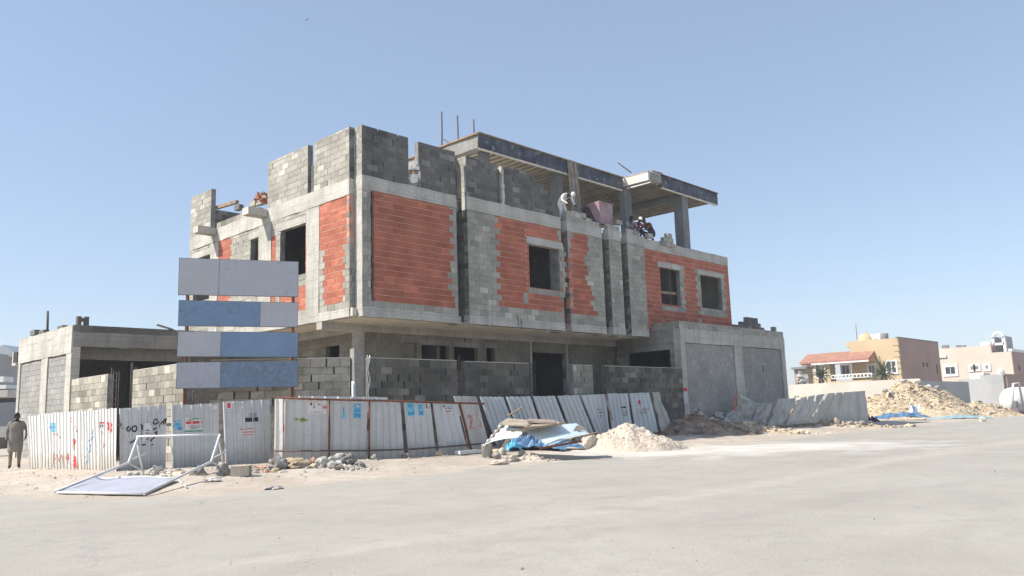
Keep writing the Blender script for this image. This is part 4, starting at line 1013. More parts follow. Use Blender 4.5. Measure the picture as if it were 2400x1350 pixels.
# ================================================================== FALLEN SIGN FRAME on the kerbside
fr = thing('fallen_sign_frame', GR_(260, 1150), 'fallen white sign frame with its sky-tinted panel lying flat by the road', 'sign frame')
P1, P2 = GR_(126, 1160), GR_(337, 1165); F1, F2 = GR_(338, 1116), GR_(528, 1110)
up = lambda p, h: V((p.x, p.y, p.z + h))
T1_, T2_ = at(324, 1023, depth_of(F1)), at(516, 1018, depth_of(F2) - .1)
K1, K2 = at(301, 1085, depth_of(F1) - .35), at(495, 1082, depth_of(F2) - .4)
mb = MB(WPAINT)
for (p, k, t) in ((P1, K1, T1_), (P2, K2, T2_)): mb.tube([up(p, .05), k, t], .027, 8, WPAINT)
mb.tube([T1_ - (T2_ - T1_) * .02, T2_], .021, 8, WPAINT); mb.build('top_rail', fr)
mb = MB(WPAINT)
for (k, t, f) in ((K1, T1_, F1), (K2, T2_, F2)):
    mb.tube([t.lerp(k, .15), up(f, -.05)], .02, 8, WPAINT); mb.tube([k.lerp(t, .1), up(f, .35) + V((.02, .02, .12))], .016, 6, WPAINT); mb.tube([k, up(f, .1)], .016, 6, WPAINT)
mb.build('foot', fr)
Q4 = GR_(218, 1132); Q3 = GR_(415, 1130)
mb = MB(PANELW)
def pn(a, b):
    p = P1.lerp(P2, .04 + .94 * a).lerp((Q4).lerp(Q3, a), b); p.z = max(gz(p.x, p.y) + .03, p.z) + .02 + .015 * b + .05 * (1 - a) * b * (1 if a < .12 else .2) + .02 * noise.noise(V((a * 3, b * 3, 0)))
    return p
mb.grid(pn, 16, 10, PANELW); o = mb.build('panel', fr); s = o.modifiers.new('thick', 'SOLIDIFY'); s.thickness = .02
mb = MB(WPAINT); mb.tube([pn(0, 0), pn(1, 0)], .022, 8, WPAINT); mb.tube([pn(k / 6, 1) for k in range(7)], .022, 8, WPAINT)
mb.tube([pn(0, 1), K1.lerp(P1, .35)], .02, 6, WPAINT); mb.tube([pn(1, 1) , GR_(437, 1148) + V((0, 0, .03))], .015, 6, WPAINT); mb.build('panel_frame', fr)

# ================================================================== HEAPS
def heap(name, c, rx, ry, h, mt, label, cat, stones=0, ss=(.04, .12), smt=None, rot=0., seed=1, rough=.25, n=40, pw=1.2, fq=1.6, dome=1.):
    c = V(c); mb = MB(mt); cr, srr = math.cos(rot), math.sin(rot)
    def hf(x, y):
        r = math.hypot(x, y); w = 1 + .28 * noise.noise(V((x * 1.5 + seed, y * 1.5, seed)))
        e = max(0, 1 - (r / w) ** dome) ** pw
        return e * (1 + rough * 1.4 * noise.noise(V((x * fq * 1.6, y * fq * 1.6, seed + 3)))) + e ** .5 * rough * .45 * noise.noise(V((x * fq * 5, y * fq * 5, seed))) + e ** .5 * rough * .22 * noise.noise(V((x * fq * 13, y * fq * 13, seed)))
    def P(a, b):
        x, y = (a - .5) * 2.5, (b - .5) * 2.5
        q = V((x * rx, y * ry, 0)); q = V((q.x * cr - q.y * srr, q.x * srr + q.y * cr, 0)); w = c + q
        g0 = gz(w.x, w.y)
        return V((w.x, w.y, g0 - .03 + h * hf(x, y)))
    mb.grid(P, n, n, mt, False)
    for _ in range(stones):
        a = rnd(0, 6.28); r = abs(random.gauss(.55, .3))
        if r > 1.15: continue
        x, y = r * math.cos(a), r * math.sin(a); p = P(.5 + x / 2.5, .5 + y / 2.5); s = rnd(*ss) * (1 if random.random() < .85 else 1.8)
        mb.blob(p + V((0, 0, s * .2)), (s * rnd(.7, 1.3), s * rnd(.7, 1.3), s * rnd(.5, .9)), random.random() * 50, 1, .5, 1.2, random.choice(smt) if smt else mt)
    return mb.build(name, None, label, cat, base=(c.x, c.y, c.z))
sp_ = on_z(1495, 1048, .15) + FLATF * 1.1
heap('sand_heap', sp_, 1.7, 1.1, .74, SAND, 'pale heap of sand in front of the leaning sheets', 'sand heap', 500, (.008, .022), (SAND,), -YAW + .1, 5, .22, 120, 1.05, 2.4, 1.5)
heap('earth_heap', at(1640, 985, 32.2), 2.2, 1.2, .85, RUBB, 'brown heap of earth and debris against the garage corner', 'earth heap', 160, (.03, .11), (RUBG, RUBB, RUBB), -YAW, 8, .5, 50)
heap('rubble_heap', at(1745, 1005, 33.5), 3.3, 1.0, .36, RUB, 'low yellowish rubble heap at the foot of the crumpled sheet', 'rubble heap', 420, (.03, .10), (RUB, RUBG, RUB), -YAW - .06, 11, .5, 60)
heap('debris_heap', at(1690, 968, 36.5), 1.3, .7, .62, RUBG, 'dark grey debris heap at the garage wall left of the crumpled sheet', 'debris heap', 130, (.06, .2), (RUBG, BLOCKD, ROCK), -YAW, 13, .5, 40)
heap('rubble_heap', at(1960, 1000, 38.5), 4.2, .6, .25, RUB, 'thin line of rubble along the foot of the sagging hoarding', 'rubble heap', 200, (.04, .12), (RUB, RUBG, TIMBG), -YAW - .12, 15, .5, 50)
RH = at(2160, 982, 52); RH.z = 0
heap('rubble_heap', RH + FLATF * 1.5, 5.2, 3.0, 2.5, RUB, 'largest yellow rubble heap, before the grey wall at right', 'rubble heap', 2600, (.03, .07), (RUB, RUB, RUB, RUB, RUBG), -YAW, 21, .24, 120, 1.0, 1.6, 1.15)
RH2 = at(2290, 975, 54); RH2.z = 0
heap('rubble_heap', RH2, 3.6, 1.6, .95, RUB, 'low rubble heap tailing off beside the white tank', 'rubble heap', 500, (.03, .08), (RUB, RUB, RUB, RUBG), -YAW, 23, .3, 50, .95)
RH3 = at(1865, 935, 52); RH3.z = 0
heap('rubble_heap', RH3, 2.6, 1.2, 1.6, RUB, 'yellow rubble heap just right of the garage, half behind the hoarding', 'rubble heap', 160, (.06, .2), (RUB, ROCK), -YAW, 25, .4, 40)
g = 'grey broken slabs on the rubble heap'
for i, (px, py, s) in enumerate(((2118, 893, .38), (2150, 893, .42), (2178, 905, .3), (2196, 908, .3), (2075, 915, .42), (2090, 922, .45))):
    mb = MB(ROCK); p = at(px, py, 52.6 + (i % 2) * .3); s *= .6; mb.blob(p, (s, s * .8, s * .6), i + 3, 2, .5, 1.1, ROCK if i < 4 else RUBG)
    mb.build('broken_slab', None, ['pale lump on the left end of the rubble crest', 'pale lump on the rubble crest below the taupe wall', 'dark and white lump right of the rubble crest', 'white broken lump at the right of the rubble crest', 'grey lump on the left slope of the big rubble heap', 'grey lump lower on the left slope of the big rubble heap'][i], 'rubble lump', g)

# crumpled plastic
def crumple(name, c, rx, ry, h, mt, label, seed, cat='tarpaulin'):
    c = V(c); mb = MB(mt)
    def P(a, b):
        x, y = (a - .5) * 2, (b - .5) * 2; e = max(0, 1 - (x * x + y * y) * .6)
        q = FLATR * (x * rx) + FLATF * (y * ry); w = c + q
        return V((w.x, w.y, c.z + .02 + h * e * (.5 + .9 * abs(noise.noise(V((x * 2.3 + seed, y * 2.3, seed)))) + .5 * noise.noise(V((x * 6, y * 6, seed))))))
    mb.grid(P, 26, 18, mt, False); o = mb.build(name, None, label, cat); s = o.modifiers.new('thick', 'SOLIDIFY'); s.thickness = .006; return o
def g0(px, py, dz=0.): p = on_z(px, py, .02); return V((p.x, p.y, dz))
crumple('plastic_tarp', at(2110, 981, 48), 1.5, .7, .42, TARP, 'crumpled blue plastic tarp at the foot of the big rubble heap', 3)
crumple('plastic_tarp', at(2245, 982, 50), 2.0, .5, .2, FADB, 'thin faded blue plastic strewn right of the bright tarp', 6)
mb = MB(PLAS); mb.grid(lambda a, b: at(2128 + 22 * a + 6 * b + 3 * math.sin(a * 9), 975 - 32 * b * (1 - .3 * a) + 5 * math.sin(a * 5), 48.5 + .5 * b + .2 * math.sin(a * 7 + b * 5)), 10, 10, PLAS, False)
o = mb.build('plastic_sheet', None, 'upright pale torn plastic sheet stuck in the big rubble heap', 'plastic sheet'); s = o.modifiers.new('thick', 'SOLIDIFY'); s.thickness = .01
crumple('rubbish_bag', at(2040, 990, 44), .45, .3, .35, CL_NAVY, 'dark rubbish bag at the right end of the sagging hoarding', 9, 'bag')

# ================================================================== SCRAP STACK with tarp in front of the hoarding
def flat(pts, th, mt, name, label, cat, nu=1, nv=1, ribs=0, sag=0., seed=0):
    q = [at(*p) for p in pts]; n = (q[1] - q[0]).cross(q[3] - q[0]).normalized()
    if n.z < 0: n = -n
    if ribs:
        mb = MB(mt)
        def P(a, b):
            p = q[0].lerp(q[1], a).lerp(q[3].lerp(q[2], a), b); f = (b * ribs) % 1
            return p + n * ((.03 if f < .3 else 0) + sag * math.sin(a * 3.14) + .02 * noise.noise(V((a * 3, b * 3, seed))))
        mb.grid(P, 14, ribs * 6, mt, False); o = mb.build(name, None, label, cat); s = o.modifiers.new('thick', 'SOLIDIFY'); s.thickness = .006
        return o
    mb = MB(mt); lo = [p - n * th for p in q]; mb.hexa([lo[0], lo[1], lo[2], lo[3], q[0], q[1], q[2], q[3]], mt)
    return mb.build(name, None, label, cat)
flat(((1132, 1046, 21.2), (1212, 1028, 20.9), (1240, 998, 22.0), (1178, 990, 22.6)), .02, SHEETB, 'scrap_sheet', 'white ribbed metal sheet lying on the left of the scrap stack', 'metal sheet', ribs=5, sag=.05, seed=1)
flat(((1288, 1046, 20.9), (1383, 1020, 21.3), (1352, 994, 22.4), (1232, 1012, 21.9)), .02, SHEETB, 'scrap_sheet', 'large pale blue ribbed metal sheet on the right of the scrap stack', 'metal sheet', ribs=9, sag=.04, seed=2)
flat(((1168, 993, 21.6), (1236, 997, 21.3), (1266, 987, 22.3), (1190, 980, 22.5)), .03, PLY, 'plywood_board', 'left weathered plywood board on top of the scrap stack', 'plywood')
flat(((1228, 1001, 21.2), (1318, 994, 21.4), (1304, 986, 22.3), (1240, 988, 22.2)), .03, PLY, 'plywood_board', 'right weathered plywood board on top of the scrap stack', 'plywood')
flat(((1236, 986, 21.7), (1302, 990, 21.5), (1300, 984, 22.2), (1238, 981, 22.2)), .05, TIMBG, 'plywood_board', 'dark thick board lying topmost on the scrap stack', 'plywood')
def plank(a, b, w, h, label, mt=TIMB):
    mb = MB(mt); mb.bar(at(*a), at(*b), w, h, mt); return mb.build('plank', None, label, 'plank')
plank((1198, 1011, 20.9), (1326, 991, 21.1), .12, .04, 'long thin plank along the front edge of the plywood boards')
plank((1338, 1028, 20.7), (1402, 1014, 21.1), .1, .04, 'plank lying across the right corner of the large pale blue sheet')
plank((1266, 1051, 20.8), (1362, 1034, 21.1), .08, .05, 'rusty batten under the lower edge of the large pale blue sheet', RUSTY)
plank((1134, 1048, 21.1), (1182, 990, 22.3), .06, .05, 'dark batten along the left edge of the white ribbed sheet', TIMBG)
flat(((1345, 1008, 21.6), (1378, 1014, 21.5), (1366, 998, 22.1), (1352, 996, 22.2)), .08, BLOCKD, 'dark_board', 'dark board end at the right of the scrap stack', 'board')
b = GR_(1260, 1058)
crumple('blue_tarp', b + FLATF * .6 + FLATR * -.05, .9, .5, .5, TARP, 'bright blue tarp bunched under the scrap stack', 31)
crumple('blue_tarp', GR_(1315, 1052) + FLATR * .1, .55, .22, .2, TARP, 'blue tarp end spilling out at the right of the scrap stack', 33)
crumple('blue_tarp', GR_(1205, 1056), .22, .18, .32, CYAN, 'small light blue bundle beside the pots under the scrap stack', 35)
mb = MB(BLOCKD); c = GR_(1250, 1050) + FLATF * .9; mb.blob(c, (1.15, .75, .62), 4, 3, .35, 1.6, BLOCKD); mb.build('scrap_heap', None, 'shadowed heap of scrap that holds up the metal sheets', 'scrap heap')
# bucket, pots, board, sacks
b = GR_(1142, 1073); mb = MB(CL_GREY)
prof = [(.0, 0.0), (.125, 0.0), (.15, .33), (.157, .34), (.15, .345), (.14, .33), (.118, .03), (0, .03)]
mb.grid(lambda a, t: (lambda i, f: b + V((0, 0, 0)) + V((math.cos(a * 6.2832) * (prof[i][0] * (1 - f) + prof[i + 1][0] * f), math.sin(a * 6.2832) * (prof[i][0] * (1 - f) + prof[i + 1][0] * f), prof[i][1] * (1 - f) + prof[i + 1][1] * f)))(min(6, int(t * 7 + 1e-6)), t * 7 - min(6, int(t * 7 + 1e-6))), 20, 7, GREYW)
o = mb.build('bucket', None, 'dirty grey bucket at the left front of the scrap stack', 'bucket')
g = 'round pots and stones beside the bucket'
for i, (px, py, r, lab, mt) in enumerate(((1163, 1062, .085, 'brownish round pot just right of the bucket, behind the front row', RUB), (1178, 1063, .11, 'larger grey round pot right of the brownish pot', ROCK), (1165, 1072, .10, 'grey lump in front of the round pots', RUBG), (1224, 1066, .10, 'pinkish grey cone shaped lump in front of the blue tarp', CREAMW))):
    c = GR_(px, py + 4); mb = MB(mt); mb.blob(c + V((0, 0, r * .8)), (r, r, r * (.95 if i < 3 else 1.2)), i + 61, 3, .15, 1.2, mt); mb.build('pot', None, lab, 'pot', g)
for i, (px, py, rx, rz, lab) in enumerate(((1195, 1076, .26, .11, 'cream cement sack lying before the blue tarp'), (1170, 1083, .28, .07, 'flat torn cement sack nearest the road below the bucket'), (1382, 1046, .3, .3, 'cream sack leaning at the right end of the scrap stack'))):
    c = GR_(px, py + 6); mb = MB(SAND); mb.blob(c + V((0, 0, rz * .6)), (rx, rx * .55, rz), i + 71, 3, .45, 1.8, SAND); mb.build('cement_sack', None, lab, 'sack')
heap('sand_mound', GR_(1240, 1080), .8, .35, .17, SAND, 'low pale mound of sand spilling before the blue tarp', 'sand mound', 60, (.015, .05), (SAND, ROCK), -YAW, 41, .5, 40)
a = GR_(1072, 1068); c = GR_(1134, 1063); mb = MB(TRIM); mb.bar(a + V((0, 0, .07)), c + V((0, 0, .08)), .22, .09, TRIM); mb.build('white_board', None, 'white foam board lying left of the bucket', 'board')

# ================================================================== ROCKS along the hoarding
g = 'rocks and broken concrete in front of the hoarding'
RK = [(652, 1094, .27, .21, 'dark topped concrete chunk under the left end of the rusty rail', RUBG), (700, 1092, .32, .13, 'long sandy lump between the dark chunk and the orange stones', RUB), (688, 1080, .3, .1, 'flat orange stone against the hoarding foot', RUB), (735, 1082, .14, .12, 'reddish stone on top of the middle lumps', CLAYM),
      (757, 1092, .2, .2, 'upright grey concrete lump at the middle of the row', ROCK), (793, 1086, .3, .2, 'largest pale concrete lump, right of the upright one', ROCK), (818, 1086, .26, .22, 'grey concrete lump with rough right side', RUBG), (842, 1088, .16, .1, 'small dark lump trailing off at the right of the row', RUBG),
      (880, 1072, .15, .12, 'grey stone at the foot of the rusty post', RUBG), (368, 1108, .17, .17, 'smooth round boulder below the graffiti sheet', ROCK), (311, 1112, .18, .09, 'flat pale stone at the left foot of the fallen frame', ROCK), (466, 1106, .14, .15, 'grey stone left of the right foot of the fallen frame', RUBG), (497, 1122, .2, .06, 'flat stone in front of the right frame foot', ROCK),
      (523, 1108, .16, .17, 'round concrete ball at the right foot of the fallen frame', RUBG), (640, 1141, .22, .055, 'flat grey stone alone on the road edge', RUBG), (612, 1096, .25, .08, 'orange flat stone left of the dark topped chunk', CLAYM), (1090, 1050, .09, .09, 'small tan stone at the foot of the red 25 sheet', RUB),
      (948, 1065, .12, .1, 'yellow stone in the gap between the hoarding sheets', RUB), (1030, 1062, .1, .1, 'yellow stone at the foot of the leaning sheet', RUB), (1593, 1040, .12, .1, 'small stone at the right foot of the sand heap', RUBG), (1815, 1008, .2, .16, 'pale stone at the foot of the sagging hoarding', ROCK), (2303, 982, .25, .18, 'pinkish block on the ground by the tank foot', CREAM)]
for i, (px, py, r, h, lab, mt) in enumerate(RK):
    c = GR_(px, py + 6); mb = MB(mt)
    r *= .85; h *= .85
    mb.blob(c + V((0, 0, h * .5)), (r, r * .75, h), i * 1.7 + 5, 3, .55, 2.1, mt)
    mb.build('rock', None, lab, 'rock', g, base=c)
heap('rubble_heap', GR_(775, 1098), 1.05, .34, .15, ROCK, 'low scatter of grey rubble under the rocks of the rusty rail', 'rubble heap', 150, (.02, .07), (ROCK, RUBG, RUB), -YAW, 51, .6, 40)
heap('rubble_heap', GR_(590, 1106), .8, .3, .1, SAND, 'low scatter of tan rubble at the foot of the middle hoarding', 'rubble heap', 90, (.02, .06), (RUB, ROCK, CLAYM), -YAW, 53, .6, 30)
heap('rubble_heap', GR_(420, 1112), 1.3, .3, .1, SAND, 'low bank of tan rubble behind the fallen frame', 'rubble heap', 110, (.02, .06), (RUB, ROCK, RUBG), -YAW, 55, .6, 40)
c = GR_(565, 1116); mb = MB(BLOCKB); e = FLATR * .19; f = FLATF * .1; mb.obox(c + V((0, 0, .1)), e, f, V((0, 0, .1)), BLOCKB); mb.obox(c + V((0, 0, .203)), e * .9, f * .8, V((0, 0, .004)), SAND); mb.build('loose_block', None, 'loose grey block on the verge right of the fallen frame', 'block')
# ================================================================== PEOPLE
def person(name, label, base, face, J, mats, head_dir=(0, 1, 0), hair=HAIR, cap=None, s=1.0, cat='person', fingers=True):
    """J: joint positions in body space (x right, y front, z up). One continuous skinned body; hair or cap is a child."""
    root = thing(name, base, label, cat)
    base = V(base); rot = Matrix.Rotation(face, 3, 'Z')
    W = lambda p: base + rot @ (V(p) * s)
    R = {'pelvis': (.165, .12), 'waist': (.15, .105), 'chest': (.17, .12), 'neck': (.055, .055), 'skull': (.06, .06), 'sh': (.07, .07), 'el': (.05, .05), 'wr': (.034, .034), 'palm': (.042, .026), 'hip': (.095, .1), 'kn': (.066, .066), 'an': (.047, .047), 'toe': (.042, .034)}
    names = []; bones = []
    def add(n, par): names.append(n); bones.append((names.index(par), len(names) - 1))
    names.append('pelvis'); add('waist', 'pelvis'); add('chest', 'waist'); add('neck', 'chest'); add('skull', 'neck')
    for q in 'lr':
        add('sh' + q, 'chest'); add('el' + q, 'sh' + q); add('wr' + q, 'el' + q); add('palm' + q, 'wr' + q)
        add('hip' + q, 'pelvis'); add('kn' + q, 'hip' + q); add('an' + q, 'kn' + q); add('toe' + q, 'an' + q)
    me = bpy.data.meshes.new('tmp'); me.from_pydata([tuple(V(J[n]) * s) for n in names], bones, []); o = bpy.data.objects.new('tmp', me); COL.objects.link(o)
    md = o.modifiers.new('k', 'SKIN'); md.use_smooth_shade = True
    for i, n in enumerate(names):
        r = R.get(n) or R[n[:-1]]; me.skin_vertices[0].data[i].radius = (r[0] * s, r[1] * s)
    me.skin_vertices[0].data[0].use_root = True
    sb = o.modifiers.new('s', 'SUBSURF'); sb.levels = 2; sb.render_levels = 2
    ev = o.evaluated_get(bpy.context.evaluated_depsgraph_get()); bm_ = bpy.data.meshes.new_from_object(ev)
    mb = MB(); b0 = len(mb.v); mb.v += [base + rot @ v.co for v in bm_.vertices]
    shirt, pants, skin, shoe, sleeve = mats
    def mt_for(n): 
        if n[:2] in ('pe', 'wa', 'ch', 'sh'): return shirt
        if n[:2] == 'el': return shirt
        if n[:2] == 'wr': return shirt if sleeve else skin
        if n[:2] in ('hi', 'kn'): return pants
        if n[:2] == 'an': return pants
        if n[:2] == 'to': return shoe
        return skin
    seg = [(V(J[names[a]]) * s, V(J[names[b]]) * s, mt_for(names[b])) for a, b in bones]
    for f in bm_.polygons:
        c = f.center; best = None
        for a, b, m_ in seg:
            d = b - a; t = max(0, min(1, (c - a).dot(d) / max(1e-9, d.length_squared))); q = (c - a - d * t).length
            if best is None or q < best[0]: best = (q, m_)
        mb.face([b0 + i for i in f.vertices], best[1], .5, True)
    bpy.data.objects.remove(o); 
    # hands: five bent fingers, thumb from the side of the palm
    for q in 'lr':
        p = V(J['palm' + q]); w = V(J['wr' + q]); d = (p - w).normalized(); side = V((0, 1, 0)) if abs(d.y) < .8 else V((1, 0, 0)); sd = d.cross(side).normalized(); fw = sd.cross(d)
        for k, ln in enumerate((.072, .082, .078, .062)):
            o_ = p + d * .02 + fw * (.024 - .016 * k); mb.tube([W(o_), W(o_ + d * ln * .5), W(o_ + d * ln * .85 + sd * .02 * (1 if q == 'l' else -1))], [.009 * s, .0085 * s, .006 * s], 6, skin)
        o_ = p - d * .02 + fw * .03; mb.tube([W(o_), W(o_ + fw * .03 + d * .025), W(o_ + fw * .035 + d * .055)], [.011 * s, .01 * s, .007 * s], 6, skin)
    # head with brow, nose, mouth, chin and ears
    hd = V(head_dir).normalized(); up = (V(J['skull']) - V(J['neck'])).normalized(); fwd = (hd - up * hd.dot(up)).normalized(); rt = fwd.cross(up)
    hc = V(J['skull']) + up * .055 + fwd * .015
    def hp(x, y, z): return W(hc + rt * x + fwd * y + up * z)
    def head(a, t):
        th = a * 2 * math.pi; ph = (t - .5) * math.pi; x, y, z = math.cos(ph) * math.sin(th), math.cos(ph) * math.cos(th), math.sin(ph)
        r = V((x * .076, y * .096, z * .118))
        if z < 0: r.x *= 1 + .25 * z; r.y *= 1 + .12 * z
        if y > 0:
            r.y += .022 * math.exp(-(x / .16) ** 2 - ((z + .1) / .16) ** 2) - .014 * (math.exp(-((abs(x) - .38) / .16) ** 2 - ((z - .14) / .12) ** 2)) + .006 * math.exp(-(x / .3) ** 2 - ((z + .45) / .06) ** 2) - .005 * math.exp(-(x / .35) ** 2 - ((z + .52) / .03) ** 2)
        return hp(r.x, r.y, r.z)
    mb.grid(head, 28, 20, skin)
    for sx in (-1, 1):
        mb.blob(hp(sx * .078, -.005, -.005), (.014 * s, .02 * s, .03 * s), 3, 2, .2, 1, skin); mb.blob(hp(sx * .03, .083, .016), .011 * s, 1, 1, 0, 1, TRIM); mb.blob(hp(sx * .03, .091, .016), .006 * s, 1, 1, 0, 1, BLK)
    mb.build('body', root)
    mb = MB(cap or hair)
    def hair_(a, t):
        th = a * 2 * math.pi; lo = .30 if not cap else .42; front = math.cos(th); z0 = -.35 + .75 * max(0, front) if not cap else .25
        ph0 = math.asin(max(-.9, min(.9, z0))); ph = ph0 + (math.pi / 2 - ph0) * t; k = 1.07 if not cap else 1.16
        return hp(.076 * k * math.cos(ph) * math.sin(th), .096 * k * math.cos(ph) * math.cos(th) - .004, .118 * k * math.sin(ph))
    mb.grid(hair_, 24, 8, cap or hair); o = mb.build('cap' if cap else 'hair', root); sm = o.modifiers.new('thick', 'SOLIDIFY'); sm.thickness = .006
    return root
STAND = {'pelvis': (0, 0, .95), 'waist': (0, .01, 1.12), 'chest': (0, 0, 1.33), 'neck': (0, .005, 1.49), 'skull': (0, .02, 1.58)}
for q, sx in (('l', -1), ('r', 1)):
    STAND.update({'sh' + q: (sx * .18, 0, 1.43), 'el' + q: (sx * .25, -.03, 1.15), 'wr' + q: (sx * .26, .06, .92), 'palm' + q: (sx * .255, .08, .85), 'hip' + q: (sx * .1, 0, .88), 'kn' + q: (sx * .12, .02, .5), 'an' + q: (sx * .12, -.02, .09), 'toe' + q: (sx * .14, .15, .045)})
b = GR_(33, 1098); hgt = (depth_of(b)) * (1098 - 968) / FPX
sc_ = hgt / 1.76
P_ = dict(STAND); P_.update({'ell': (-.30, -.03, 1.17), 'wrl': (-.27, .12, .98), 'palml': (-.25, .17, .93)})
pr_ = person('person', 'person in shaded tan tunic and olive trousers standing at the left end of the hoarding', b, -.25 + math.pi - .0, P_, (CL_TAN, CL_OLIVE, SKIND, BLK, True), s=sc_)
mb = MB(CL_TAN); rz = Matrix.Rotation(-.25 + math.pi, 3, 'Z')
TU = [(.52, .20, .15), (.7, .215, .16), (.95, .21, .155), (1.15, .195, .145), (1.32, .215, .15), (1.43, .19, .115), (1.49, .075, .075)]
def tun(a, t):
    f = t * 6; i = min(5, int(f + 1e-6)); f -= i; z, rx, ry = (TU[i][k] * (1 - f) + TU[i + 1][k] * f for k in range(3)); w = 1 + .04 * math.sin(a * 44 + z * 3) * (1 - t)
    return b + rz @ (V((rx * w * math.cos(a * 6.2832), ry * w * math.sin(a * 6.2832), z)) * sc_)
mb.grid(tun, 40, 18, CL_TAN); o = mb.build('tunic', pr_); s_ = o.modifiers.new('thick', 'SOLIDIFY'); s_.thickness = .008
ZR = 9.07
def crouch(bend=.5, reach=(.3, .5, .35)):
    J = {'pelvis': (0, -.1, .38), 'waist': (0, -.04, .52), 'chest': (0, .1 + .2 * bend, .74 - .1 * bend), 'neck': (0, .16 + .34 * bend, .88 - .16 * bend), 'skull': (0, .2 + .42 * bend, .96 - .18 * bend)}
    for q, sx in (('l', -1), ('r', 1)):
        J.update({'sh' + q: (sx * .18, .12 + .25 * bend, .83 - .13 * bend), 'el' + q: (sx * .24, .3 + .2 * bend, .62), 'wr' + q: (sx * .2, .45 + .2 * bend, .5), 'palm' + q: (sx * .18, .52 + .2 * bend, .47),
                  'hip' + q: (sx * .1, -.06, .36), 'kn' + q: (sx * .18, .34, .5), 'an' + q: (sx * .15, .08, .09), 'toe' + q: (sx * .17, .26, .045)})
    return J
BEND = {'pelvis': (0, -.18, .86), 'waist': (0, -.1, 1.0), 'chest': (0, .14, 1.1), 'neck': (0, .32, 1.08), 'skull': (0, .41, 1.06)}
for q, sx in (('l', -1), ('r', 1)):
    BEND.update({'sh' + q: (sx * .19, .22, 1.07), 'el' + q: (sx * .32, .2, .84), 'wr' + q: (sx * .22, .4, .66), 'palm' + q: (sx * .2, .45, .6), 'hip' + q: (sx * .1, -.16, .82), 'kn' + q: (sx * .13, -.02, .48), 'an' + q: (sx * .13, -.12, .09), 'toe' + q: (sx * .15, .06, .045)})
def roofspot(px, py, y): p = on_y(px, py, y); p.z = ZR; return p
face_cam = math.pi - YAW                       # front towards the street camera
person('person', 'worker in white clothes bending over the parapet below the timber props', roofspot(1322, 495, .3), face_cam + .75, BEND, (CL_WHITE, CL_WHITE, SKIND, BLK, True), (.1, .75, -.55), cap=CL_WHITE, s=1.08)
person('person', 'bareheaded worker in grey sitting at the foot of the rooftop column', roofspot(1474, 535, .65), face_cam + .3, crouch(.15), (CL_GREY, CL_GREY, SKIND, BLK, True), (0, 1, -.1))
person('person', 'worker in white cap and red and navy top crouching beside the rooftop column', roofspot(1489, 540, .55), face_cam + .6, crouch(.3), (CL_RED, CL_NAVY, SKIND, BLK, False), (-.2, 1, -.3), cap=CL_WHITE)
person('person', 'worker in maroon brown top bending down beside the loose roof blocks', roofspot(1527, 552, .45), face_cam - .9, crouch(.45), (CL_BROWN, CL_NAVY, SKIN, BLK, False), (0, .8, -.6), s=1.17)

# ================================================================== LOOSE THINGS ON THE ROOFS
mb = MB(PINK)
zb_, zt_ = 9.35, on_y(1403, 473, .2).z
x0t, x1t = on_y(1404, 480, .1).x, on_y(1436, 485, .1).x
t = [(x0t, .1, zt_), (x1t, .1, zt_), (x1t, .75, zt_), (x0t, .75, zt_)]; bo = [(x0t + .08, .1, zb_), (x1t - .08, .1, zb_), (x1t - .08, .28, zb_), (x0t + .08, .28, zb_)]
mb.hexa([*bo, *t], PINK, .5, (1,)); ti = [(x0t + .05, .15, zt_), (x1t - .05, .15, zt_), (x1t - .05, .7, zt_), (x0t + .05, .7, zt_)]
b0 = len(mb.v); mb.v += [V(p) for p in t + ti + [(x, y + .02, z + .05) for x, y, z in bo]]
for i in range(4): mb.face((b0 + i, b0 + (i + 1) % 4, b0 + 4 + (i + 1) % 4, b0 + 4 + i), PINK); mb.face((b0 + 4 + i, b0 + 4 + (i + 1) % 4, b0 + 8 + (i + 1) % 4, b0 + 8 + i), PINK)
mb.face((b0 + 8, b0 + 9, b0 + 10, b0 + 11), PINK)
mb.bar((x0t - .02, .09, zt_ - .02), (x1t + .02, .09, zt_ - .02), .05, .05, PINK); mb.bar((x1t - .1, .2, 9.06), (x1t - .1, .2, zb_), .06, .06, PINK); mb.bar((x0t + .12, .2, 9.06), (x0t + .12, .2, zb_), .06, .06, PINK)
mb.build('mortar_hopper', None, 'faded pink tapered mortar hopper standing on the parapet under the roof', 'hopper')
p = on_y(1370, 490, 1.25); q = on_y(1402, 490, 1.25); mb = MB(DMAR); mb.hexa([(p.x, 1.25, 9.06), (q.x, 1.25, 9.06), (q.x, 1.9, 9.06), (p.x, 1.9, 9.06), (p.x - .1, 1.15, 10.35), (q.x + .1, 1.15, 10.35), (q.x + .1, 2.0, 10.35), (p.x - .1, 2.0, 10.35)], DMAR)
mb.bar((p.x - .14, 1.12, 10.33), (q.x + .14, 1.12, 10.33), .06, .08, DMAR); mb.build('site_bin', None, 'dark maroon bin in the shade behind the pink hopper', 'bin')
g = 'loose concrete blocks on the roof edges'
def loose(px, py, y, label, n=1, rot=0., w=.2):
    p = on_y(px, py, y); mb = MB(BLOCK); c, s_ = math.cos(rot), math.sin(rot)
    mb.obox(p, V((c, s_, 0)) * .2, V((-s_, c, 0)) * .1, V((0, 0, .1)), BLOCK, random.random()); return mb.build('loose_block', None, label, 'block', g, base=(p.x, p.y, p.z - .1))
LB = [(1345, 502, .0, 'loose block in the row before the bending worker, first from the left'), (1362, 506, .0, 'loose block between the bending worker and the pink hopper'), (1376, 518, -.02, 'pale loose block at the left foot of the pink hopper'), (1448, 522, .0, 'loose block just right of the pink hopper')]
STK = [(1552, 571, -.02), (1563, 573, -.02), (1574, 576, -.02), (1558, 562, -.02), (1569, 564, -.02), (1566, 553, -.02)]
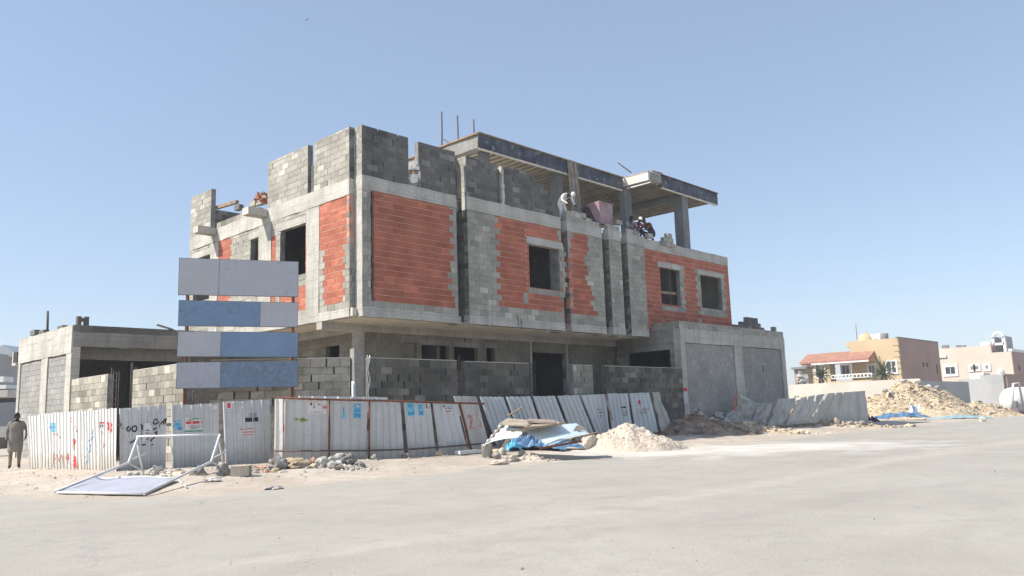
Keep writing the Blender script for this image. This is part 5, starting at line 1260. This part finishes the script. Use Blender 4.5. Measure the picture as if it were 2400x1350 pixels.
SL_ = ['lower left block of the little stack left of the right rooftop column', 'lower middle block of the little stack left of the right rooftop column', 'lower right block of the little stack left of the right rooftop column', 'middle row left block of the little stack by the right rooftop column', 'middle row right block of the little stack by the right rooftop column', 'topmost block of the little stack by the right rooftop column']
for i, (px, py, y, lab) in enumerate(LB): loose(px, py, y, lab, rot=rnd(-.1, .1))
for (px, py, y), lab in zip(STK, SL_): loose(px, py, y, lab, rot=rnd(-.06, .06))
loose(1521, 553, -.06, 'loose block in front of the maroon brown worker', rot=.05)
gx = lambda px: X_(px, 760, .3)
gs = [Z_(1735, 759, .3), Z_(1745, 752, .3), Z_(1760, 744, .3)]
mb = MB(); masonry(mb, *FR(.3), 4.72, gs[2], lambda k, z: [(gx(1716), gx(1791), 'd')] if z < gs[0] else ([(gx(1738), gx(1783), 'd')] if z < gs[1] else [(gx(1751), gx(1766), 'd'), (gx(1770), gx(1777), 'd')]), t=.2, slot=0)
mb.build('block_stack', None, 'dark stepped stack of blocks behind the garage parapet beside the red wall end', 'block stack')
loose(1813, 771, YB + .12, 'small lone block on the garage parapet', rot=.2)
# rubble and timber on the side parapet and the corner gap
def lumps(name, pts, label, cat, mt, s=.12):
    mb = MB(mt)
    for k, (px, py, x) in enumerate(pts): mb.blob(on_x(px, py, x), (s * rnd(.7, 1.3), s * rnd(.7, 1.3), s * rnd(.5, 1)), k + 2, 1, .5, 1.4, mt)
    return mb.build(name, None, label, cat)
mb = MB()
for k in range(26):
    p = on_x(rnd(604, 628), rnd(455, 474), rnd(-.1, .3)); mb.obox(p, V((rnd(-1, 1), rnd(-1, 1), rnd(-.4, .4))).normalized() * .14, V((rnd(-1, 1), rnd(-1, 1), .2)).normalized() * .06, V((0, .02, .05)), random.choice((CLAY, CLAY, TIMB)), random.random())
mb.build('broken_clay_blocks', None, 'small pile of broken red clay blocks on the side roof edge', 'broken blocks')
def tb(a, b, w, h, lab, mt=TIMB):
    mb = MB(mt); mb.bar(on_x(*a), on_x(*b), w, h, mt); mb.build('timber_beam', None, lab, 'timber')
tb((508, 487, .1), (556, 473, .1), .14, .12, 'short timber beam sticking out by the low block wall on the side roof')
tb((590, 474, .1), (628, 462, .1), .1, .08, 'timber offcut under the broken red clay blocks')
loose_l = [(560, 487, 0.2, 'dark block on the side parapet left of the spout slab'), (612, 474, .05, 'pale block on the side parapet under the broken clay blocks'), (597, 478, .05, 'pale block on the side parapet beside the spout slab')]
for px, py, x, lab in loose_l:
    p = on_x(px, py, x); mb = MB(BLOCKD if px == 560 else BLOCK); mb.obox(p, V((.1, 0, 0)), V((0, .2, 0)), V((0, 0, .1)), None, .5); mb.build('loose_block', None, lab, 'block', g)
g = 'blocks on the annex roof edge'
for px, py, lab in ((82, 780, 'dark block at the left on the annex roof edge'), (103, 780, 'dark block beside the upright pipe on the annex roof'), (147, 770, 'dark block between the pipe and the annex corner')):
    p = on_x(px, py, AX + .15); mb = MB(BLOCKD); mb.obox(p, V((.1, 0, 0)), V((0, .3, 0)), V((0, 0, .1)), BLOCKD, .5); mb.build('loose_block', None, lab, 'block', g)
p = on_y(193, 756, AY + .15); mb = MB(BLOCKD)
for dx in (-.13, .13): mb.obox(p + V((dx, 0, .02)), V((.07, 0, 0)), V((0, .1, 0)), V((0, 0, .2)), BLOCKD, .3)
mb.obox(p + V((0, 0, .1)), V((.15, 0, 0)), V((0, .08, 0)), V((0, 0, .06)), BLOCKD, .3); mb.build('loose_block', None, 'hollow block standing on the annex roof just right of its corner', 'block', g)
p = on_y(385, 768, AY + .1); mb = MB(TIMB); mb.bar(p + V((-.3, 0, .1)), p + V((.35, 0, -.06)), .1, .06, TIMBG); mb.build('timber_offcut', None, 'timber offcut lying on the annex roof near the signboard', 'timber')
mb = MB(CL_WHITE)
c = on_y(969, 412, .1); mb.grid(lambda a, b: c + V((-.2 + .4 * a, .04 * math.sin(a * 9 + b * 4) - .1, -.25 + .55 * b - .05 * math.sin(a * 6))), 10, 10, CL_WHITE); o = mb.build('cement_sack', None, 'empty pale cement sack stuffed in the gap of the front parapet', 'sack'); s_ = o.modifiers.new('thick', 'SOLIDIFY'); s_.thickness = .03
mb = MB(RUSTY); a = on_y(956, 399, -.03); b = on_y(985, 400, -.03); mb.tube([a, b], .02, 6, RUSTY); mb.bar(on_y(960, 404, .0), on_y(979, 404, .0), .06, .1, TIMB); mb.build('timber_brace', None, 'rusty bar and timber bridging the gap of the front parapet', 'brace')
# planks seen inside the large window
mb = MB(TIMB); mb.bar(on_y(1254, 612, 1.2), on_y(1290, 596, 2.2), .1, .05, TIMB); mb.bar(on_y(1258, 606, 1.5), on_y(1283, 598, 2.3), .08, .04, TIMB); mb.build('timber_beam', None, 'tan timber slanting inside the large dark window', 'timber')
p0 = GR_(66, 1090); d0 = depth_of(p0) + .1
mb = MB(CL_TAN); mb.grid(lambda a, b: at(62 + 12 * a - 1.5 * b, 1012 - 38 * b + 3 * math.sin(a * 3.1), d0 - .22 - .1 * math.sin(a * 3.14) * (1.2 - b)), 8, 8, CL_TAN); o = mb.build('hanging_jacket', None, 'tan jacket hung over the left end of the sunlit hoarding', 'jacket'); s_ = o.modifiers.new('thick', 'SOLIDIFY'); s_.thickness = .02

# ================================================================== HOUSES IN THE DISTANCE (square to the same streets)
def house(name, corner_px, depth, label):
    p = at(*corner_px, depth); p.z = 0
    return thing(name, p, label, 'house'), p
def win_L(par, x, y0, y1, z0, z1, fr=.18, glass=GLASS):
    mb = MB(TRIM); f = MB
    for a, b, c, d in ((y0 - fr, y1 + fr, z1, z1 + fr), (y0 - fr, y1 + fr, z0 - fr, z0), (y0 - fr, y0, z0, z1), (y1, y1 + fr, z0, z1)): mb.box((x - .1, a, c), (x + .05, b, d), TRIM)
    ym = (y0 + y1) / 2; mb.box((x - .045, ym - .03, z0), (x + .05, ym + .03, z1), TRIM)
    o = mb.build('window', par); mb = MB(glass); mb.box((x - .03, y0, z0), (x + .02, y1, z1), glass); mb.build('pane', o)
def win_R(par, y, x0, x1, z0, z1, mt=GLASS):
    mb = MB(mt); mb.box((x0, y - .03, z0), (x1, y + .05, z1), mt); mb.build('window', par)
# --- beige villa
hb, c = house('beige_house', (2110, 860), 92, 'beige two storey house with red tiled roof, white balustrade and shaded taupe side wall')
XC, YC = c.x, c.y; top = on_x(2110, 791, XC).z
lf = lambda px, py, dx=0.: on_x(px, py, XC + dx)
yr0 = lf(2051, 840).y; yr1 = lf(1897, 850).y; xr = on_y(2197, 800, YC).x
mb = MB(BEIGE); mb.box((XC, YC + .01, 0), (XC + 9, lf(1990, 800).y, top), BEIGE); mb.build('wall', hb)
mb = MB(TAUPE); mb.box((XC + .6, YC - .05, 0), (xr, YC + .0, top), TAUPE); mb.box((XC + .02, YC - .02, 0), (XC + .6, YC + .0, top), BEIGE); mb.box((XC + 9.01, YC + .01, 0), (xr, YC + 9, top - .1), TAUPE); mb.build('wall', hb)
mb = MB(EDGE); mb.box((XC - .05, YC - .1, top), (xr, YC + .2, top + .12), EDGE); mb.build('coping', hb)
mb = MB(BEIGE)
for k in range(12): 
    z = .4 + k * (top - .6) / 12; mb.box((XC - .06, YC - .08, z), (XC + .3 + .12 * (k % 2), YC + .45 + .15 * (k % 2), z + (top - .6) / 24), BEIGE)
mb.build('quoins', hb)
ev = lf(1990, 846).z; rd = lf(1990, 824).z
mb = MB(BEIGE)
ye0 = lf(1958, 870).y
mb.box((XC - 1.6, ye0, 0), (XC, yr1, ev - .1), BEIGE); mb.box((XC - 1.6, yr0, 0), (XC, ye0 - .01, lf(1990, 893).z), BEIGE); mb.build('wall', hb)
mb = MB(TRIM); mb.box((XC - 1.75, yr1 - .5, 0), (XC - 1.4, yr1 + .15, ev - .2), TRIM); mb.build('quoins', hb)
mb = MB(TILE)
n = 46
for k in range(n):
    y0 = yr0 + (yr1 + .4 - yr0) * k / n; y1 = yr0 + (yr1 + .4 - yr0) * (k + .72) / n; h = 1.4 if k > n - 5 else 0
    mb.hexa([(XC - 2.1, y0, ev - .12), (XC + .4, y0, rd - .12), (XC + .4, y1, rd - .12), (XC - 2.1, y1, ev - .12), (XC - 2.1, y0, ev + .06), (XC + .4, y0, rd + .06), (XC + .4, y1, rd + .06), (XC - 2.1, y1, ev + .06)], TILE, random.random())
ns = len(mb.v); mb.hexa([(XC - 2.0, yr0, ev - .2), (XC + 2.5, yr0, ev - .2), (XC + 2.5, yr1 + .35, ev - .2), (XC - 2.0, yr1 + .35, ev - .2), (XC + .3, yr0, rd - .05), (XC + 2.5, yr0, rd - .05), (XC + 2.5, yr1 - 1.5, rd - .05), (XC + .3, yr1 - 1.5, rd - .05)], TILE)
mb.build('roof', hb)
mb = MB(TRIM); mb.box((XC - 2.12, yr0, ev - .3), (XC - 1.9, ye0 + 2, ev - .13), TRIM); mb.build('gutter', hb)
def lw(px0, px1, py0, py1, dx=0.): return (on_x(px1, py0, XC + dx).y, on_x(px0, py0, XC + dx).y, on_x(px0, py1, XC + dx).z, on_x(px0, py0, XC + dx).z)
win_L(hb, XC - 1.6, *lw(1912, 1931, 858, 885, -1.6)); win_L(hb, XC, *lw(1973, 1990, 858, 880)); win_L(hb, XC, *lw(2036, 2049, 856, 876)); win_L(hb, XC, *lw(2078, 2099, 848, 874))
mb = MB(TRIM); zr = on_x(2000, 876, XC - 1.6).z; z0 = on_x(2000, 886, XC - 1.6).z
mb.box((XC - 1.65, yr0, zr - .12), (XC - 1.5, ye0, zr), TRIM); mb.box((XC - 1.65, yr0, z0), (XC - 1.5, ye0, z0 + .08), TRIM); y = yr0
while y < ye0: mb.tube([(XC - 1.57, y, z0), (XC - 1.57, y, (z0 + zr) / 2), (XC - 1.57, y, zr)], [.06, .1, .05], 6, TRIM); y += .42
mb.build('balustrade', hb)
for px in (2128, 2158, 2164, 2186): pass
wr = lambda a, b, p0, p1: (on_y(a, p0, YC).x, on_y(b, p0, YC).x, on_y(a, p1, YC).z, on_y(a, p0, YC).z)
for q in ((2161, 2164, 849, 860), (2170, 2173, 850, 860), (2193, 2195, 855, 876)): win_R(hb, YC - .05, *wr(*q), mt=DARK)
dm = lf(2030, 796, 3.0); mb = MB(GOLD); rr = .95
mb.grid(lambda a, t: V((dm.x, dm.y, top + .3)) + V((rr * math.cos(a * 6.2832) * math.cos(t * 1.57), rr * math.sin(a * 6.2832) * math.cos(t * 1.57), rr * .8 * math.sin(t * 1.57))), 20, 8, GOLD); mb.tube([(dm.x, dm.y, top - .2), (dm.x, dm.y, top + .32)], rr * 1.05, 20, GOLD); mb.tube([(dm.x, dm.y, top + 1.0), (dm.x, dm.y, top + 1.35)], .07, 6, GOLD); mb.build('dome', hb)
mb = MB(BEIGE); mb.box((XC + 2, lf(2040, 800).y, top - .5), (XC + 8, lf(1990, 800).y + 1.2, top + .05), BEIGE); mb.build('parapet', hb)
g = 'white roof tanks and dishes'
for k, (px, py) in enumerate(((2049, 795), (2064, 794), (2072, 792))):
    q = lf(px, py, 3); mb = MB(TRIM); mb.tube([(q.x, q.y, top - .2), (q.x, q.y, top + .85)], .42 if k < 2 else .5, 12, TRIM if k < 2 else EDGE); mb.build('roof_tank', None, ['small white roof tank next to the yellow dome', 'second small white roof tank right of the dome', 'dark roof box right of the small white tanks'][k], 'roof tank', g)
q = lf(2009, 795, 3); mb = MB(EDGE); mb.tube([(q.x, q.y, top - .5), (q.x, q.y, top + 2.3)], .05, 5, EDGE); mb.build('roof_antenna', None, 'thin antenna mast left of the yellow dome', 'antenna')
# --- cream house
hc_, c = house('cream_house', (2377, 880), 104, 'cream two storey house with white framed windows at the far right')
XD, YD = c.x, c.y; td = on_x(2377, 823, XD).z
ld = lambda px, py, dx=0.: on_x(px, py, XD + dx)
mb = MB(CREAM); mb.box((XD, YD + .01, 0), (XD + 10, ld(2195, 815).y, td), CREAM); mb.box((XD + .01, ld(2322, 812).y, td), (XD + 6, ld(2195, 815).y, ld(2322, 809).z), CREAM); mb.build('wall', hc_)
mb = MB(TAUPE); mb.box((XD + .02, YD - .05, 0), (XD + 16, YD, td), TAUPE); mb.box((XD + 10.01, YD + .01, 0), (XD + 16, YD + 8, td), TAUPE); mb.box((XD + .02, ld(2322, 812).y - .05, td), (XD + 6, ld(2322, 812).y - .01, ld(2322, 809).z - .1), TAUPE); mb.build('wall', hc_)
mb = MB(TRIM); mb.box((XD - .05, YD - .12, td), (XD + 16, YD + .3, td + .35), TRIM); mb.build('coping', hc_)
def ldw(a, b, p0, p1): return (ld(b, p0).y, ld(a, p0).y, ld(a, p1).z, ld(a, p0).z)
win_L(hc_, XD, *ldw(2216, 2238, 861, 877), fr=.35); win_L(hc_, XD, *ldw(2275, 2281, 859, 867), fr=.25); win_L(hc_, XD, *ldw(2286, 2293, 858, 866), fr=.25); win_L(hc_, XD, *ldw(2310, 2316, 857, 865), fr=.3)
mb = MB(TRIM); a0 = ld(2218, 836); mb.box((XD - .2, a0.y, a0.z - .1), (XD, ld(2195, 836).y, a0.z + .25), TRIM); mb.build('ledge', hc_)
mb = MB(TRIM); y0, y1 = ld(2353, 800, 1.5).y, ld(2327, 800, 1.5).y; za, zb2 = td + .1, ld(2340, 779, 1.5).z; xa = XD + 1.5
mb.box((xa, y0 - .15, za), (xa + .5, y0 + .15, zb2 - .6), TRIM); mb.box((xa, y1 - .15, za + .8), (xa + .5, y1 + .15, zb2 - .6), TRIM); mb.box((xa, y0, za + .9), (xa + .5, y1, za + 1.2), TRIM)
pr = None
for k in range(11):
    th = math.pi * k / 10; q = V((xa + .25, (y0 + y1) / 2 + (y0 - y1) / 2 * math.cos(th), zb2 - .75 + .75 * math.sin(th)))
    if pr: mb.bar(pr, q, .5, .3, TRIM)
    pr = q
mb.box((xa + .5, y0 - .1, za), (xa + 4.0, y0 + .12, zb2 - .5), GREYW); mb.box((xa + .5, y1 - .12, za), (xa + 4.0, y1 + .1, zb2 - .5), GREYW); mb.box((xa + 3.8, y0 + .13, za), (xa + 4.0, y1 - .13, zb2 - 1.2), GREYW); mb.build('roof_arch', hc_)
win_R(hc_, YD - .05, on_y(2386, 860, YD).x, on_y(2389, 860, YD).x, on_y(2386, 868, YD).z, on_y(2386, 856, YD).z, DARK)
q = ld(2311, 806, 1); mb = MB(TRIM); mb.tube([(q.x, q.y + .6, q.z - .1), (q.x, q.y - .6, q.z - .1)], .36, 12, TRIM); mb.build('roof_tank', None, 'white roof tank lying left of the white roof arch', 'roof tank', g)
for k, px in enumerate((2212, 2218, 2245, 2258)):
    q = ld(px, 814, .5); mb = MB(EDGE); mb.box((q.x, q.y - .25, q.z - .4), (q.x + .4, q.y + .25, q.z + .3), EDGE); mb.build('roof_box', None, ['dark roof box at the left end of the cream house', 'dark roof box, second from the left on the cream house', 'dark roof box at the middle of the cream roof edge', 'dark roof box nearest the lying white tank'][k], 'roof box', g)
# --- garden walls before the houses
mb = MB(CREAMW); a = at(1848, 902, 74); mb.box((a.x, on_x(2150, 895, a.x).y, 0), (a.x + .3, a.y, a.z), CREAMW); mb.build('garden_wall', None, 'cream garden wall running before the beige house', 'wall', base=(a.x, a.y - 8, 0))
mb = MB(TAUPE); b_ = on_x(2150, 895, a.x); mb.box((a.x + .31, b_.y - .1, 0), (a.x + 14, b_.y + .15, a.z - .2), GREYW); mb.build('garden_wall', None, 'shaded grey wall end between the rubble heap and the cream house', 'wall')
cw = at(2351, 885, 80); mb = MB(GREYW); yq = on_x(2245, 885, cw.x).y; zq = on_x(2300, 879, cw.x).z
ym = on_x(2297, 880, cw.x).y
mb.box((cw.x, cw.y, 0), (cw.x + .3, ym, zq), GREYW); mb.box((cw.x + .02, ym + .005, 0), (cw.x + .3, yq, on_x(2270, 889, cw.x).z), GREYW); mb.build('plaster_wall', None, 'grey plaster wall below the cream house, behind the rubble heap', 'wall')
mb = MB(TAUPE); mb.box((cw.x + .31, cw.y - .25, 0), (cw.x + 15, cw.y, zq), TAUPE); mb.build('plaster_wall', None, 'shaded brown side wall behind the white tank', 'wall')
q = on_x(2280, 881, cw.x); mb = MB(TRIM); mb.box((cw.x + 1.5, on_x(2296, 881, cw.x).y, 0), (cw.x + 4, on_x(2262, 884, cw.x).y, on_x(2280, 876, cw.x + 1.5).z), TRIM); mb.build('white_shed', None, 'low white shed wall showing above the grey plaster wall', 'shed')
mb = MB(TRIM); q = on_x(2345, 872, cw.x); mb.blob((cw.x + .2, q.y, zq + .2), (.3, .35, .4), 4, 3, .3, 1.5, TRIM); mb.build('white_sack', None, 'white bundle on top of the grey plaster wall corner', 'bundle')
# --- ragged dark yard left of the beige house
sp1 = at(1872, 890, 86); heap('scrap_pile', V((sp1.x, sp1.y, 0)), 1.9, 1.9, 3.9, EDGE, 'dark ragged scrap pile between the garage and the beige house', 'scrap pile', 260, (.1, .35), (EDGE, TIMBG, GREYW, CONCD), -YAW, 61, .6, 40)
p = at(1880, 860, 92); sh_ = thing('scrap_shelter', V((p.x, p.y, 0)), 'low dark flat roofed shelter left of the beige house', 'shelter')
mb = MB(EDGE); mb.box((p.x - .5, p.y - .7, p.z - .25), (p.x + 1.5, p.y + 1.1, p.z), EDGE); mb.build('roof', sh_)
mb = MB(TIMBG); mb.box((p.x, p.y - .6, 0), (p.x + 1.3, p.y + 1.0, p.z - .26), TIMBG); mb.build('wall', sh_)
# --- date palms
def palm(name, px, py0, py1, depth, label, nf=46, seed=0, lean=0.):
    random.seed(50 + seed); b = at(px, py0, depth); h = (py0 - py1) * depth / FPX; root = thing(name, V((b.x, b.y, 0)), label, 'palm tree')
    zt = b.z + .5; mb = MB(BARK); mb.tube([(b.x, b.y, 0), (b.x + .1, b.y, zt * .5), (b.x, b.y, zt)], [.28, .22, .2], 8, BARK)
    for k in range(16): a = rnd(0, 6.28); z = zt * rnd(.3, 1); mb.blob((b.x + .22 * math.cos(a), b.y + .22 * math.sin(a), z), (.1, .1, .14), k, 1, .3, 1, BARK)
    mb.build('trunk', root); mb = MB(PALM)
    for k in range(nf):
        a = rnd(0, 6.28); el = rnd(-.1, 1.35); L = h * rnd(.75, 1.15); d = V((math.cos(a) * math.cos(el), math.sin(a) * math.cos(el), math.sin(el))); p = V((b.x, b.y, zt)); pts = []
        for i in range(9): pts.append(p.copy()); d = (d + V((0, 0, -.11))).normalized(); p = p + d * L / 8
        mb.tube(pts, [.035 * (1 - i / 10) for i in range(9)], 3, PALM, False)
        for i in range(1, 9):
            for w in range(3):
                q = pts[i - 1].lerp(pts[i], w / 3); dd = (pts[i] - pts[i - 1]).normalized(); sd = dd.cross(V((0, 0, 1))).normalized()
                for sg in (-1, 1):
                    ll = .42 * (1 - (i - 1) / 9) + .12; e = q + (dd * .7 + sd * sg * .8 + V((0, 0, .15))).normalized() * ll * h / 3; b0 = len(mb.v)
                    mb.v += [q, q + dd * .07, e, q + dd * .03 - V((0, 0, .02))]; mb.face((b0, b0 + 1, b0 + 2), PALM); mb.face((b0 + 1, b0 + 3, b0 + 2), PALM)
    mb.build('crown', root); return root
palm('date_palm', 1925, 894, 858, 80, 'small date palm before the left window of the beige house', 40, 1)
palm('date_palm', 2070, 889, 848, 80, 'wider date palm before the balustrade of the beige house', 46, 2)
random.seed(99)
# --- white tank trailer at the right edge
tk = at(2392, 965, 58); tk.z = 0; ax_ = FLATR * 1.; tank = thing('tank_trailer', tk, 'white cylindrical tank with a pipe frame, cut by the right edge', 'tank')
rt_ = 39 * 58 / FPX; tc_ = at(2392, 938, 58.8); mb = MB(WPAINT)
Lc = tc_ - ax_ * (46 * 58 / FPX); pts = []; rs = []
for k in range(9): t = k / 8; pts.append(Lc + ax_ * (.9 * t)); rs.append(max(.02, rt_ * .80 * math.sqrt(1 - (1 - t) ** 2)))
pts.append(Lc + ax_ * 5); rs.append(rt_ * .80); pts.append(Lc + ax_ * 5.6); rs.append(rt_ * .3)
mb.tube(pts, rs, 28, WPAINT); mb.build('barrel', tank)
mb = MB(WPAINT); fd = 57.2
mb.tube([at(2371, 962, fd), at(2375, 899, fd), at(2388, 897, fd), at(2400, 962, fd)], .085, 8, WPAINT); mb.build('pipe_frame', tank)
mb = MB(WPAINT); p = at(2378, 965, 57.8); mb.bar(V((p.x, p.y, 0)), at(2378, 940, 57.8), .35, .3, EDGE); mb.build('leg', tank)
mb = MB(WPAINT); p = p + ax_ * 3; mb.bar(V((p.x, p.y, 0)), V((p.x, p.y, .7)), .5, .4, EDGE); mb.build('leg', tank)
mb = MB(CREAM); p = at(2373, 968, 56.8); mb.obox(V((p.x, p.y, .22)), FLATR * .3, FLATF * .2, V((0, 0, .24)), PINK); mb.build('pink_block', None, 'faded pink block at the foot of the white tank', 'block')
# --- house at the far left behind the annex
lh = at(14, 900, 62); lr = thing('grey_house', V((lh.x, lh.y, 0)), 'grey house with awnings behind the annex at the left edge', 'house')
def fb(mb, pl, pr, pt, pb, d, dd, mt):      # block facing the street corner, between picture columns at depth d
    a, b = at(pl, (pt + pb) / 2, d), at(pr, (pt + pb) / 2, d); zt, zb_ = at((pl + pr) / 2, pt, d).z, at((pl + pr) / 2, pb, d).z
    c = (a + b) / 2; c.z = (zt + zb_) / 2; mb.obox(c, FLATR * ((b - a).dot(FLATR) / 2), FLATF * dd / 2, V((0, 0, (zt - zb_) / 2)), mt)
mb = MB(GREYW); fb(mb, -120, 40, 836, 1010, 62, 6, GREYW); mb.build('wall', lr)
mb = MB(GREYW)
a, b = at(-60, 836, 61), at(42, 836, 61); m_ = at(8, 808, 61); e = FLATF * 8
b0 = len(mb.v); mb.v += [a, b, m_, a + e, b + e, m_ + e]
for f in ((0, 1, 2), (5, 4, 3), (1, 4, 5, 2), (0, 2, 5, 3), (0, 3, 4, 1)): mb.face([b0 + i for i in f], SHEET)
mb.build('roof', lr)
mb = MB(TRIM); fb(mb, -40, 20, 884, 897, 58.4, 1.2, TRIM); fb(mb, -40, 30, 904, 913, 58.2, 1.6, TRIM); mb.build('awning', lr)
mb = MB(CREAMW); fb(mb, -60, 36, 916, 932, 57.9, 1.8, CREAMW); mb.build('canopy', lr)
mb = MB(DARK); fb(mb, -60, 34, 934, 944, 58.8, .3, DARK); mb.build('doorway', lr)
mb = MB(CREAMW); fb(mb, -30, 11, 1000, 1024, 36, 1.2, TRIM); fb(mb, -30, 12, 1025, 1052, 36, 1.1, BLOCKD); mb.build('water_cooler', None, 'white and dark box at the left edge behind the standing person', 'box')
# --- bird
bp_ = at(719, 47, 110); mb = MB(EDGE); mb.blob(bp_, (.16, .07, .06), 1, 2, .1, 1, EDGE)
for sg in (-1, 1):
    b0 = len(mb.v); mb.v += [bp_ + V((.08, 0, .02)), bp_ + V((-.08, 0, .02)), bp_ + V((-.06, sg * .3, .13)), bp_ + V((.03, sg * .28, .14)), bp_ + V((-.02, sg * .5, .06))]
    mb.face((b0, b0 + 1, b0 + 2, b0 + 3), EDGE); mb.face((b0 + 3, b0 + 2, b0 + 4), EDGE)
mb.build('bird', None, 'tiny dark bird high in the blue sky', 'bird')

# ================================================================== HAZE VOLUME, added to lift the darks
hm = bpy.data.materials.new('added_haze'); hm.use_nodes = True; hn = hm.node_tree; hn.nodes.remove(hn.nodes['Principled BSDF'])
pv = hn.nodes.new('ShaderNodeVolumePrincipled'); pv.inputs['Color'].default_value = (.9, .93, 1., 1); pv.inputs['Density'].default_value = .0009; pv.inputs['Anisotropy'].default_value = .0
hn.links.new(pv.outputs[0], hn.nodes['Material Output'].inputs['Volume'])
mb = MB(hm); mb.box((-640, -640, -1.5), (800, 800, 42), hm); mb.build('haze', None, 'thin added haze over the whole street', 'haze', kind='stuff')

# ================================================================== LIGHT, SKY, CAMERA
SUN = V((-.8, .48, .96)).normalized(); el = math.asin(SUN.z); az = math.atan2(SUN.x, SUN.y)
w = bpy.data.worlds.new('World'); SC.world = w; w.use_nodes = True; nt = w.node_tree; bg = nt.nodes['Background']
sky = nt.nodes.new('ShaderNodeTexSky'); sky.sky_type = 'NISHITA'; sky.sun_disc = False; sky.sun_elevation = el; sky.sun_rotation = az
sky.air_density = 1.0; sky.dust_density = 1.1; sky.ozone_density = 1.0; sky.altitude = 600
hz = nt.nodes.new('ShaderNodeMix'); hz.data_type = 'RGBA'; hz.inputs[0].default_value = .5; hz.inputs[7].default_value = (1.68, 2.12, 2.8, 1)     # dust haze evens the sky out
nt.links.new(sky.outputs[0], hz.inputs[6]); nt.links.new(hz.outputs[2], bg.inputs['Color']); bg.inputs['Strength'].default_value = .14
sl = bpy.data.lights.new('sun', 'SUN'); sl.energy = 4.5; sl.angle = math.radians(.5); sl.color = (1., .95, .87)
so = bpy.data.objects.new('sun', sl); COL.objects.link(so); so.rotation_euler = (-SUN).to_track_quat('-Z', 'Y').to_euler(); so.location = (-30, 20, 40)
cd = bpy.data.cameras.new('camera'); co = bpy.data.objects.new('camera', cd); COL.objects.link(co)
cd.sensor_width = 36; cd.lens = FPX * 36 / 2400; cd.clip_start = .1; cd.clip_end = 8000
M = Matrix((RR, UU, -FF)).transposed().to_4x4(); M.translation = CAM; co.matrix_world = M
SC.camera = co
SC.view_settings.view_transform = 'Standard'; SC.view_settings.look = 'None'; SC.view_settings.exposure = .7; SC.view_settings.gamma = 1
SC.cycles.max_bounces = 8
